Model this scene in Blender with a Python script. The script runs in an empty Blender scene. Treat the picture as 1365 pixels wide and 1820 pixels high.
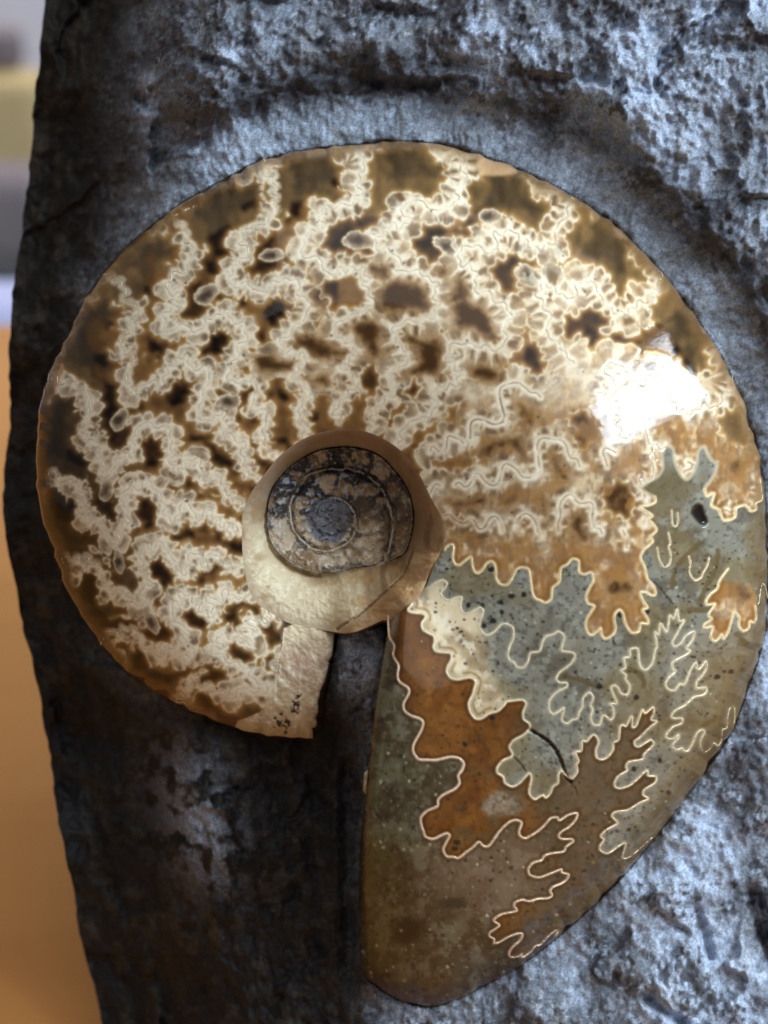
import bpy, bmesh, math
import numpy as np
from mathutils import Matrix, Vector

# ---------------------------------------------------------------- camera, light, exposure
PXM = 1e-4                       # one photo px = 0.1 mm on the fossil
CAM_D = 0.262                    # camera distance, metres
TILT = math.radians(55)          # the stone leans back; the camera looks down on it
ROT4 = Matrix.Rotation(TILT, 4, 'X')
ROT = np.array(ROT4.to_3x3())
TABLE_Z = -0.115
sc = bpy.context.scene
cd = bpy.data.cameras.new('camera'); cam = bpy.data.objects.new('camera', cd)
bpy.context.collection.objects.link(cam); sc.camera = cam
cd.sensor_fit = 'VERTICAL'; cd.sensor_height = 24; cd.lens = 24 * CAM_D / (1820 * PXM)
cd.clip_start = .01; cd.clip_end = 30
cd.dof.use_dof = True; cd.dof.focus_distance = CAM_D - .008; cd.dof.aperture_fstop = 7.0
cam.matrix_world = ROT4 @ Matrix.Translation((0, 0, CAM_D))

w = bpy.data.worlds.new('World'); sc.world = w; w.use_nodes = True
bg = w.node_tree.nodes['Background']; bg.inputs['Color'].default_value = (.95, .96, 1.0, 1); bg.inputs['Strength'].default_value = .10


def area_light(name, local, size, power, color, aim=(0, 0, 0), along=(0, 0, -1)):
    """a window of the room, given in the stone's frame; its width runs along the vector given"""
    ld = bpy.data.lights.new(name, 'AREA'); ld.shape = 'RECTANGLE'; ld.size, ld.size_y = size
    ld.energy = power; ld.color = color
    o = bpy.data.objects.new(name, ld); bpy.context.collection.objects.link(o)
    z = (Vector(local) - Vector(aim)).normalized(); x = Vector(along); x = (x - z * x.dot(z)).normalized(); y = z.cross(x)
    m = Matrix((x, y, z)).transposed().to_4x4(); m.translation = local
    o.matrix_world = ROT4 @ m
    return o


area_light('window_daylight', (.90, .48, .42), (1.04, .23), 15.5, (.70, .86, 1.0))
area_light('soft_fill', (.45, 1.25, .95), (2.6, 2.0), 17.0, (1.0, .98, .97), (-.1, .3, -.2), (1, 0, 0))  # added broad fill to brighten the face, not a known window
back = ROT4.to_3x3().transposed() @ Vector((-.3, 1.45, .5)); to = ROT4.to_3x3().transposed() @ Vector((-.15, .3, -.115))
area_light('table_fill', back, (1.0, .5), 7.5, (1.0, .95, .92), to, (1, 0, 0))  # added fill that brightens the table top behind the stone
sc.view_settings.view_transform = 'Standard'; sc.view_settings.look = 'None'
sc.view_settings.exposure = 0.38; sc.view_settings.gamma = 1.0; sc.view_settings.use_curve_mapping = False

# ---------------------------------------------------------------- traced data
# windows: origin (px) and scale of the tracing sheets
WIN = {'a': (50, 640, 4.55), 'b': (100, 400, 4.55), 'c': (250, 240, 4.55), 'd': (500, 240, 4.55),
       'e': (750, 240, 4.55), 'f': (980, 400, 3.545), 'g': (400, 480, 4.55), 'h': (660, 480, 4.55),
       'i': (60, 880, 4.55), 'j': (250, 620, 4.55), 'k': (220, 860, 4.55), 'l': (150, 1040, 3.689),
       'm': (740, 700, 4.55), 'n': (900, 720, 4.55), 'o': (1065, 780, 4.55), 'p': (760, 900, 4.55),
       'A': (680, 1020, 4.55), 'B': (660, 1260, 4.55), 'D': (940, 1020, 4.55), 'E': (1100, 980, 5.151),
       'F': (1065, 1180, 4.55), 'G': (860, 1420, 4.55), 'L': (860, 1240, 4.55), 'U': (400, 740, 3.25),
       'S': (400, 1060, 3.592), 'P': (0, 0, 1.0)}


def TR(w, txt):
    x0, y0, s = WIN[w]
    a = np.array([float(v) for v in txt.replace(',', ' ').split()]).reshape(-1, 2)
    return np.stack([x0 + a[:, 0] / s, y0 + a[:, 1] / s], 1)


OUTER = TR('P', '563,1312 520,1313 470,1306 428,1297 367,1276 313,1249 258,1219 218,1189 190,1156 164,1125 131,1076 107,1018 84,946 70,903 65,850 64,790 69,735 79,690 93,650 110,615 133,563 166,510 194,475 216,448 250,418 316,365 360,340 426,305 456,287 500,276 544,266 610,259 676,253 720,251 764,253 800,260 849,275 904,293 937,306 981,328 1025,352 1050,367 1093,400 1112,417 1160,465 1200,513 1225,547 1251,586 1279,626 1301,671 1318,710 1332,752 1342,783 1353,820 1359,870 1363,930 1364,1000 1364,1104 1352,1155 1341,1190 1323,1237 1305,1294 1274,1343 1230,1402 1206,1435 1170,1480 1113,1552 1058,1605 1003,1655 965,1686 928,1715 854,1755 802,1781 761,1791 731,1784 693,1769 660,1747 642,1722')
PAIRS = [((563, 1312), (596, 1122)), ((428, 1297), (520, 1108)), ((313, 1249), (480, 1087)),
         ((190, 1156), (448, 1060)), ((107, 1018), (434, 1010)), ((64, 790), (431, 925)),
         ((110, 615), (440, 888)), ((216, 448), (466, 848)), ((360, 340), (505, 803)),
         ((500, 276), (550, 775)), ((676, 253), (615, 761.5)), ((849, 275), (661.5, 771)),
         ((981, 328), (692, 786)), ((1112, 417), (723, 811)), ((1225, 547), (748, 848)),
         ((1301, 671), (766, 885)), ((1353, 820), (785, 921)), ((1364, 1000), (792, 955)),
         ((1341, 1190), (781, 986)), ((1230, 1402), (766, 1011)), ((1058, 1605), (745, 1057)),
         ((854, 1755), (720, 1080)), ((642, 1722), (692, 1103))]

S1 = np.concatenate([
    TR('A', '45,330 45,380 50,460 60,520 95,580 85,650 100,690 130,740 122,820 135,870 205,920 215,960 170,1050 180,1110 240,1150 300,1170 328,1200 315,1260'),
    TR('B', '356,258 338,300 340,350 380,405 450,412 530,412 640,388 710,400 748,440 735,490 702,540 712,600 670,650 580,695 540,735 535,785 450,825 400,880 405,940 425,1000 440,1035 500,1050 570,1020 610,1005 635,1025 600,1090 582,1140 610,1190 660,1195 705,1205 770,1155 820,1120 870,1075 910,1110'),
    TR('G', '45,375 120,270 200,190 260,170 305,190 285,260 290,295 330,318 400,285 460,240 510,190 540,155 595,148 610,175 680,130 755,115 740,170 690,225 620,270 605,305 640,325 715,325 720,345 665,385 645,425 540,440 490,460 465,495 400,515 360,565 370,610 410,630 460,632 520,610 625,570 630,595 685,610 670,650 630,680 560,710 535,740 550,780 520,800 440,805 370,825 310,815 255,835 245,865 268,900 240,912 150,930 95,960 80,985 125,1020 100,1045 50,1080 45,1110 85,1135 80,1165 120,1160 200,1115 280,1085 312,1095 295,1140 230,1200 205,1250 220,1278 280,1270 310,1250 310,1280 370,1240 420,1185 450,1180 520,1110 580,1060 603,1068 575,1105')])
S2 = np.concatenate([
    TR('A', '240,240 205,290 230,310 330,325 345,355 315,400 325,450 370,480 410,500 420,550 410,590 430,625 490,635 550,645 555,690 525,750 520,800 550,840 600,855 660,845 710,840 750,870 740,930 725,980 695,1050 710,1120 750,1170 800,1170 860,1130 930,1110 985,1060 1000,1035 1060,1025 1130,1020 1160,1050 1135,1120 1140,1175 1185,1210'),
    TR('L', '371,249 320,300 240,345 205,400 230,450 225,475 150,510 105,570 110,610 155,640 170,690 230,720 290,690 345,630 370,610 385,650 370,720 368,780 410,822 450,800 480,790 500,810 540,770 560,720 600,690 605,620 630,590 655,620 710,655 755,600 750,540 765,510 740,440 785,430 795,350 830,355 870,310 890,300 920,330 925,370 905,420 910,480 950,500 1000,480 1045,420 1050,365 1090,340 1100,240 1120,220 1150,230 1195,150 1200,240 1230,230 1250,180'),
    TR('F', '350,370 370,400 435,350 440,400 420,450 465,465 410,510 360,560 320,600 285,625 290,660 320,670 370,640 420,615 440,650 360,730 350,770 240,790 215,830 225,860 150,910 120,970 135,1000 180,1005 250,980 310,930 385,860 395,905 460,910 450,960 360,1020 355,1060 395,1090 330,1120 230,1180'),
    TR('G', '1060,105 1035,140 1080,190 1060,210 990,250 945,300 970,330 935,385 945,420 1000,440 1070,395 1135,355 1145,370 1120,470 1150,478 1210,445 1290,375 1360,310')])
S3 = np.concatenate([
    TR('A', '400,90 440,65 490,50 520,75 500,120 470,150 490,190 530,215 600,190 640,190 630,260 650,310 680,322 770,280 790,270 815,300 790,380 785,440 840,495 900,470 960,410 1010,405 1055,440 1055,520 1030,580 1012,650 1030,700 1060,715 1090,755 1140,755 1175,710 1195,640'),
    TR('D', '85,625 110,550 140,505 195,490 240,465 285,500 275,560 265,620 350,635 375,660 350,715 310,750 245,800 220,850 250,880 300,880 310,910 220,960 165,1030 165,1100 195,1135 245,1110 285,1080 270,1150 270,1190 310,1210 350,1180 390,1170 410,1110 430,1080 440,1000 490,960 520,1000 500,1060 515,1100 500,1160 520,1215 570,1220 600,1140 660,1180 685,1150 680,1080 655,1050 710,1045 680,970 665,920 690,900 720,920 740,960 790,980 810,950 815,900 780,850 785,820 745,780 780,760 770,680 815,670 820,610 880,605 890,700 910,760 950,775 1000,720 1020,620 1035,580 1020,470 1050,490 1065,400 1110,470 1130,400 1140,335 1170,360 1200,285 1215,380 1255,375 1225,430 1200,480 1160,550 1180,585 1230,560 1270,500 1335,465 1325,530 1275,600 1305,620 1270,655 1200,690 1160,720 1165,765 1185,790 1130,840 1105,890 1130,935 1180,940 1220,890 1260,890 1310,770'),
    TR('E', '705,1015 715,1075 740,1075 795,1005 800,1070 760,1140 715,1190 712,1250 790,1245 805,1275 770,1315'),
    TR('F', '769,265 740,290 690,335 610,380 585,420 600,440 670,440 665,480 600,505 575,530 540,575 555,605 610,600 640,570 640,600 600,640 595,670 625,695 670,680 690,705 720,700 760,630 790,560 830,530 850,550 820,620 825,680 850,712 890,690 925,640 960,660 985,620 995,530 1030,515 1035,440 1055,360 1090,350 1095,420 1090,480')])
S4a = np.concatenate([
    TR('p', '140,350 150,330 185,310 210,320 205,420 220,465 260,475 290,450 350,410 360,450 370,510 395,540 430,530 480,460 520,445 548,480 555,580 580,625 640,635 680,590 720,510 760,495 815,510 835,600 845,690 870,745 910,760 955,780 1000,745 1010,660 1065,610 1080,500 1130,470 1170,425 1220,440 1225,530 1265,550 1325,535'),
    TR('D', '520,60 490,110 460,190 480,240 530,260 500,310 465,370 460,420 480,480 510,495 560,460 580,440 590,500 625,525 690,480 700,430 690,340 730,290 760,320 780,400 830,475 890,465 905,400 960,405 965,370 920,290 960,275 920,210 900,150 950,150 1000,175 1025,160 1010,100 960,40'),
    TR('o', '370,1040 335,960 360,900 400,865 435,830 420,790 465,740 440,690 400,650 430,620 330,550 400,540 455,510 450,470')])
S4b = TR('o', '450,470 400,445 340,400 400,350 480,300 515,230 510,140 540,60 600,80 610,180 660,290 710,330 760,270 790,180 800,100 850,60 880,130 930,190 960,190 930,290 850,410')
S4c = TR('o', '850,410 870,465 930,440 905,540 960,570 985,620 1010,660 1060,655 1100,630 1110,560 1180,540 1225,585 1270,570 1265,520 1315,490 1310,400 1300,320')
LEAF = TR('E', '1000,160 920,270 900,340 840,390 800,450 810,490 880,480 820,580 850,620 780,670 785,700 860,690 840,780 880,825 920,790 940,760 960,800 1000,740 1030,640 1060,560 1100,600 1100,680 1140,730 1190,700 1200,640 1240,655 1260,600 1250,500 1280,470 1240,360 1150,250 1080,150')
SPUR = TR('E', '1250,500 1280,470 1290,380 1310,300 1335,310 1362,430')
FING = [TR('o', '470,880 480,960 500,1010 530,1040 575,1010 580,920 555,870 580,850 560,760'),
        TR('o', '725,950 740,1000 725,1080 770,1150 830,1120 840,1080 875,1030 890,960'),
        TR('o', '585,580 590,690 615,715 640,680 635,600'), ]
STRK = [TR('o', '810,850 700,950 610,1050 590,1200'), TR('o', '960,900 950,1060 860,1200 810,1330'),
        TR('E', '1080,760 1140,820 1200,880'), TR('F', '830,510 900,460 1010,420'), TR('E', '640,540 730,540 840,520'),
        TR('D', '800,770 880,790 930,850 930,910'), TR('D', '260,820 400,850 560,920')]
CRACK = [TR('L', '375,260 440,300 520,350 580,420 620,500 650,590 660,640 700,680'), TR('L', '235,470 300,530 345,600'),
         TR('L', '700,680 745,730 760,790'), TR('E', '330,280 400,360 450,430 500,480')]
PITS = [TR('p', '330,800 445,800 590,775 600,855 680,725 780,715 530,925 455,965 515,510'), TR('B', '755,285 975,70 690,1080 670,1130'),
        TR('D', '735,330 960,305 570,910 870,1000'), TR('E', '1030,1100 1135,1085 900,1150'), TR('F', '560,1040 280,850 490,780')]
LINES = [TR('m', '430,360 440,310 430,240 470,205 520,205 570,230 620,255 680,240 715,190 690,120 670,30'),
         TR('m', '225,460 245,440 245,350 270,340 330,365 380,400'), TR('m', '110,470 115,430 140,425 180,470'),
         TR('m', '470,650 510,650 560,720 620,750 670,720 685,600 720,560 770,585 820,620 850,680 940,680 1000,640 990,570 970,430 990,370 1040,355 1110,380 1170,375 1210,410 1230,500 1255,530 1300,520 1320,590'),
         TR('m', '100,820 150,720 190,745'), TR('m', '310,740 340,710 390,760 430,740 470,650'),
         TR('m', '230,990 270,970 300,1020 390,1060 430,1005 470,1030 500,1100 550,1090 590,1000 640,990 670,1030 690,1110'),
         TR('m', '800,1090 825,1000 880,965 930,990 970,1050 980,1120'),
         TR('n', '420,1020 410,960 440,900 425,800 480,730 530,730 570,790 620,800 680,780 705,820 690,910 700,1000'),
         TR('n', '880,390 800,345 770,380 810,470 815,500'), TR('n', '780,0 890,80 860,150 920,200 960,270'),
         TR('n', '1100,120 1150,260 1160,330 1200,400 1215,440'), TR('n', '1020,580 1060,650 1120,690'),
         TR('n', '940,1010 975,1090 970,1160'), TR('n', '700,1000 760,1000 770,1040'),
         TR('h', '190,970 120,870 120,830 170,805 270,790 310,740 290,680 200,590 170,520 200,460 270,415 370,430 450,410 510,415 550,380 565,300 500,230 550,150 540,110 470,50 390,30'),
         TR('h', '510,1150 520,1080 485,1000 520,945 600,945 680,950 730,890 700,820 640,730 620,660 680,600 750,585 860,630 920,620 990,645 1050,620 1085,550 1045,450 1110,420 1140,370 1100,290 1020,250 980,190 880,180 820,140 855,90 850,0'),
         TR('h', '1080,1180 1040,1040 1030,960 1080,930 1180,905 1230,940 1290,1000 1330,990 1365,1030'),
         TR('h', '800,1365 795,1240 850,1205 930,1225 1000,1255 1070,1230'),
         TR('f', '70,780 150,880'), TR('f', '290,1050 350,1050 295,1100 340,1150 410,1210 385,1245 440,1310 465,1350'),
         TR('f', '45,960 80,1050'), TR('e', '590,800 630,860 630,920 600,950 480,900'), TR('e', '740,750 780,840 830,870'),
         TR('e', '940,1260 960,1230 1040,1250 1090,1215 1130,1220 1150,1290'), TR('e', '320,1040 440,1100 440,1170 410,1240 560,1280 640,1360'),
         TR('d', '940,640 1040,690 1045,760 1000,780 880,760 880,850 720,850 790,920 930,960 940,1020 910,1070 1000,1105 1110,1080'),
         TR('d', '660,1080 685,1130 650,1200'), TR('a', '1200,590 1180,640 1190,690 1150,790 1200,840 1220,880 1270,870 1310,820'),
         TR('a', '1290,20 1290,90 1310,100 1365,60'), TR('j', '500,320 510,350 430,450 460,520'), TR('j', '300,680 270,730 280,790 240,880 290,960 370,970 440,880'),
         TR('j', '500,840 550,880 540,990 590,1000 640,970 710,970 710,1060'), TR('j', '760,700 860,690 840,810 960,850'),
         TR('b', '780,500 970,480'), TR('k', '500,140 480,250 430,290'), TR('k', '600,130 630,230 690,240'), TR('i', '1040,40 1060,130'),
         TR('i', '1210,70 1200,170 1150,210')]

# dark, see-through crystal windows: (sheet, kind, outline)
HOLES = [
 ('a','t','340,0 520,0 510,150 600,230 640,250 560,210 450,180 390,190 330,120'),
 ('a','t','240,350 300,430 340,470 430,430 440,490 400,550 330,620 340,680 260,730 160,660 140,560 210,540'),
 ('a','t','130,680 250,740 340,820 420,860 480,900 500,980 430,960 340,930 250,960 150,930 100,800'),
 ('a','d','170,1110 240,1170 290,1190 370,1130 390,1200 340,1290 350,1340 200,1365 150,1300 190,1260'),
 ('a','d','600,460 660,490 700,570 800,510 820,580 770,640 760,720 700,700 650,630 590,560'),
 ('a','d','520,1090 590,1120 640,1160 720,1090 700,1200 720,1290 660,1260 560,1230'),
 ('a','o','880,60 1000,30 1080,20 1000,130 980,190 900,180 830,260 860,150'),
 ('a','k','1130,270 1210,170 1260,200 1330,190 1310,270 1230,370 1140,360'),
 ('a','k','950,650 1040,640 1100,650 1060,780 1050,870 950,850 930,740'),
 ('a','k','890,1150 950,1140 1020,1150 1020,1290 930,1310 890,1220'),
 ('a','d','1310,620 1365,610 1365,650 1300,660'),
 ('b','t','360,480 430,400 560,270 620,280 680,320 760,260 790,180 850,140 900,120 860,220 850,300 980,330 960,380 880,430 750,440 710,500 650,600 620,690 560,660 490,650 460,600 400,570 320,580'),
 ('b','o','270,760 370,760 390,850 430,870 520,840 540,900 490,980 420,1030 340,1060 280,990 240,890'),
 ('b','t','130,910 200,930 250,980 320,1090 290,1200 270,1270 150,1250 70,1130 80,1000'),
 ('b','d','1010,560 1130,470 1170,450 1120,600 1140,640 1240,660 1150,720 1090,770 1030,760 1040,650'),
 ('b','o','650,940 700,910 740,930 680,1060 720,1110 850,1090 830,1150 760,1190 720,1290 620,1330 650,1200 620,1110 560,1100 640,1010'),
 ('b','k','1240,920 1330,870 1365,860 1365,980 1310,1050 1270,1020 1210,990'),
 ('c','t','380,640 420,560 560,480 590,560 690,520 750,480 830,470 810,540 800,600 860,640 970,630 920,690 850,760 750,730 660,730 620,760 540,830 500,910 440,870 400,800'),
 ('c','o','180,690 300,580 380,640 380,760 340,800 240,750'),
 ('c','t','1000,330 1080,270 1230,230 1330,240 1365,330 1365,450 1300,540 1180,550 1150,600 1190,660 1130,740 1110,640 1050,530 990,500 1010,420'),
 ('c','o','80,950 190,870 240,830 170,940 170,1040 300,1050 260,1110 200,1160 60,1180 0,1250 0,1060'),
 ('c','d','940,940 1020,840 1090,830 1060,900 1000,960 980,1030 1080,1050 1180,1030 1100,1090 980,1100 930,1140 860,1120 910,1040'),
 ('c','d','500,960 560,990 540,1040 500,1060'),
 ('d','t','0,250 150,210 210,280 340,300 400,240 500,250 480,330 390,380 440,440 520,480 480,520 400,540 310,480 190,450 170,520 60,560 20,640 0,740'),
 ('d','t','700,190 800,110 1000,100 1080,130 1120,180 1130,240 1270,280 1290,330 1260,420 1230,510 1140,480 1080,430 1000,420 920,450 850,490 840,590 820,640 690,640 720,580 750,500 720,380 690,280'),
 ('d','d','400,720 530,690 620,670 780,670 780,740 620,720 520,800 510,850 600,930 720,920 740,950 560,960 480,930 430,970 330,900 400,830'),
 ('d','d','1170,730 1365,740 1365,790 1250,830 1220,900 1280,1010 1220,1020 1060,950 1040,900 1140,810'),
 ('d','s','680,1090 740,1040 880,1050 880,1140 830,1180 770,1130'), ('d','s','600,980 690,990 690,1030 640,1060'),
 ('d','k','330,1220 450,1180 460,1365 380,1365'),
 ('d','s','240,1280 330,1220 400,1260 380,1365 260,1365'),
 ('d','s','800,1250 900,1170 1060,1180 1190,1230 1180,1365 780,1365'),
 ('e','t','430,350 600,340 780,300 850,350 840,480 960,540 1070,590 990,640 930,690 950,770 860,750 800,670 740,610 640,600 540,600 470,600 460,700 380,720 420,620 410,500 370,430'),
 ('e','d','20,740 180,730 260,770 130,810 60,860 130,1010 50,1000 0,960'),
 ('e','d','280,770 340,740 400,810 360,840 300,820'),
 ('e','d','570,1070 740,980 880,1010 940,1050 870,1080 790,1060 740,1120 780,1270 700,1260 600,1180'),
 ('e','t','1270,540 1365,590 1365,930 1240,960 1200,900 1190,800 1260,720'),
 ('e','s','280,1150 360,1180 380,1330 350,1365 180,1365 250,1290'), ('e','s','100,1120 170,1050 220,1110 160,1160'),
 ('f','t','110,60 180,0 380,0 470,60 450,180 500,240 570,270 600,330 530,340 470,340 480,440 400,440 380,380 370,290 280,230 230,210 170,180 110,170'),
 ('f','t','640,500 730,440 740,360 860,500 860,600 900,700 940,800 1000,850 1020,920 930,910 880,760 700,620 640,580'),
 ('f','d','80,560 190,570 260,520 290,540 380,610 250,640 180,690 80,690'),
 ('f','s','120,1190 200,1180 310,1220 320,1310 220,1360 110,1250'),
 ('f','t','1100,1160 1200,1180 1280,1365 1120,1365 1060,1260'),
 ('g','k','310,330 400,240 450,240 455,290 515,340 430,380 350,415'),
 ('g','k','790,120 900,90 930,110 910,260 830,270 800,190'),
 ('g','o','900,80 1040,50 1060,130 1100,180 1150,190 1150,260 990,300 870,330 900,260'),
 ('g','s','690,190 790,130 830,260 810,320 700,260'),
 ('g','s','550,570 690,510 760,540 830,610 1000,660 960,700 830,710 760,730 640,650'),
 ('g','s','220,750 330,650 420,630 380,720 500,740 600,740 590,790 460,820 300,830'),
 ('g','k','100,1030 200,930 265,940 250,990 170,1060 140,1090'), ('g','k','160,1120 180,1180 265,1200 250,1250 170,1210'),
 ('g','d','430,1000 460,940 520,1040 490,1060'), ('g','s','590,880 740,880 800,830 850,920 810,960 770,920'),
 ('g','d','1090,830 1150,790 1200,850 1240,900 1170,960 1130,960 1120,880'),
 ('g','o','740,1120 780,1040 830,1090 810,1180 860,1230 980,1250 1000,1200 1040,1140 1040,1060 1110,1020 1120,1080 1090,1160 1090,1200 1150,1260 1150,1300 760,1320 720,1290 750,1200'),
 ('g','o','490,1200 550,1190 540,1260 560,1310 700,1330 600,1365 520,1365 530,1290'),
 ('g','s','1100,420 1240,400 1260,560 1240,680 1190,700 1040,470 920,490 1000,460'),
 ('h','s','90,160 240,100 380,110 460,140 430,220 490,300 450,350 330,310 180,360 60,280'),
 ('h','s','110,170 260,130 380,150 360,260 230,270'),
 ('h','s','640,260 740,220 860,270 950,340 1000,500 1010,560 940,560 820,470 700,480 660,400'),
 ('h','s','380,560 480,560 580,600 560,800 500,840 430,830 300,860 290,810 400,760 390,640 280,560 330,540'),
 ('h','d','290,930 370,900 380,970 360,1020 300,1030'), ('h','o','170,1140 240,1100 250,1160 190,1170'),
 ('h','o','650,1100 720,1080 700,1130 650,1170 660,1220 600,1220'), ('h','o','430,1290 540,1240 510,1310 430,1350 360,1340'),
 ('h','s','820,780 930,780 1040,840 950,900 870,880 820,850'), ('h','d','1210,720 1280,600 1365,640 1365,860 1290,790'),
 ('h','s','1170,1070 1240,1080 1330,1170 1320,1240 1240,1220'), ('h','s','1000,0 1200,0 1170,160 1090,120 1010,50'),
 ('i','k','900,220 980,220 990,250 900,270'),
 ('i','d','500,20 550,60 610,90 670,20 640,140 650,210 590,150 510,120'),
 ('i','t','150,80 230,110 310,80 340,130 290,200 280,270 330,360 320,410 430,450 500,470 540,520 590,580 640,640 700,660 770,560 780,650 820,720 800,770 680,720 620,660 560,590 470,530 340,540 260,560 200,560 150,400 110,270 150,200'),
 ('i','k','950,560 1020,510 1060,580 1100,650 1160,690 1050,740 1010,690 950,630'),
 ('i','d','340,730 420,700 440,650 520,700 510,800 500,900 440,880 380,820'),
 ('i','d','400,920 520,920 600,990 640,1030 720,990 800,1040 880,1050 990,1100 1040,1060 1080,1100 1140,1150 1090,1200 1000,1200 930,1150 860,1090 740,1100 640,1140 520,1100 430,1000'),
 ('i','k','1200,960 1260,900 1310,940 1365,1000 1365,1080 1290,1060'), ('i','d','790,1290 830,1220 870,1260 890,1340 840,1365 790,1340'),
 ('i','d','1210,290 1300,240 1365,280 1300,280 1230,310'), ('i','d','1300,710 1365,640 1365,780'),
 ('j','d','390,720 500,700 580,680 600,720 560,740 480,730 400,750'), ('j','d','640,790 740,840 740,880 670,860'),
 ('j','d','280,1120 420,1060 480,1110 640,1130 640,1180 540,1170 480,1110 380,1110 290,1150'),
 ('j','o','800,920 860,940 880,990 950,990 1000,950 1040,930 960,1080 900,1120 880,1060 850,1000'),
 ('j','o','720,1180 780,1200 860,1180 830,1260 790,1280 720,1260'),
 ('j','o','970,710 1020,700 1050,780 1150,800 1180,780 1080,870 1030,880 1000,790'),
 ('j','o','1180,570 1230,560 1230,640 1320,690 1250,720 1210,770 1190,700'),
 ('k','d','500,370 560,320 620,350 720,340 800,360 930,370 920,410 840,400 760,390 690,410 620,390'),
 ('k','d','640,660 700,660 800,640 950,600 950,670 870,690 780,710 700,720 640,790 600,850 570,800 620,720'),
 ('k','d','880,950 960,910 1000,860 1040,960 1100,1040 1180,1100 1250,1130 1200,1260 1150,1230 1120,1150 1050,1110 1060,1060 1000,990 930,990 900,1080 950,1160 1000,1210 940,1190 860,1100 860,1000'),
 ('k','k','480,1050 540,990 590,1040 630,1100 690,1110 650,1190 570,1130'), ('k','k','190,1190 290,1120 360,1200 420,1260 300,1300 220,1250'),
 ('l','d','920,410 960,360 1010,390 1060,430 1110,420 1110,480 1050,490 960,470'),
 ('l','d','690,620 800,590 820,520 900,540 920,590 900,640 800,650 700,640'),
 ('l','d','330,500 420,500 440,560 500,600 550,610 640,570 680,570 600,620 480,650 400,640 350,590 280,520'),
 ('l','t','410,690 560,670 640,640 630,760 500,740'), ('l','d','740,720 790,720 830,770 890,830 990,830 960,870 840,860 740,800'),
 ('l','d','1180,490 1210,450 1240,500 1270,500 1250,580 1210,560'), ('l','d','1190,300 1280,260 1290,380 1230,400'),
 ('m','d','290,90 350,80 320,130 280,200 240,210'), ('m','o','80,270 160,250 150,320 60,330 0,360 0,420 50,330'),
 ('m','o','130,580 220,560 340,520 480,500 440,540 350,590 200,600 110,610'),
 ('m','s','490,490 570,390 720,370 830,350 840,400 880,510 850,500 800,430 640,450 580,530'),
 ('m','s','250,890 400,870 520,830 580,870 480,900 380,920'), ('m','s','690,870 780,790 860,830 790,860 730,910'),
 ('m','s','960,830 1040,830 1050,930 1020,960 1000,880'), ('m','s','1090,490 1130,500 1140,590 1220,640 1220,710 1150,680 1110,580'),
 ('m','s','820,80 900,110 970,180 950,250 870,230 840,150'),
 ('n','d','510,100 600,60 750,110 770,200 700,260 650,340 590,320 570,220'),
 ('n','d','780,700 940,620 980,700 1010,800 1000,890 860,930 800,850'), ('n','s','560,870 620,890 610,1020 650,1090 580,1060 530,980'),
 ('o','s','1060,170 1170,150 1190,250 1150,310 1070,300'), ('o','d','940,540 1010,480 1040,520 990,580 950,590'),
 ('D','s','640,60 800,40 830,130 740,180 640,160'), ('E','s','960,270 1080,300 1230,380 1200,460 1100,420 980,380'),
]
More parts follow.
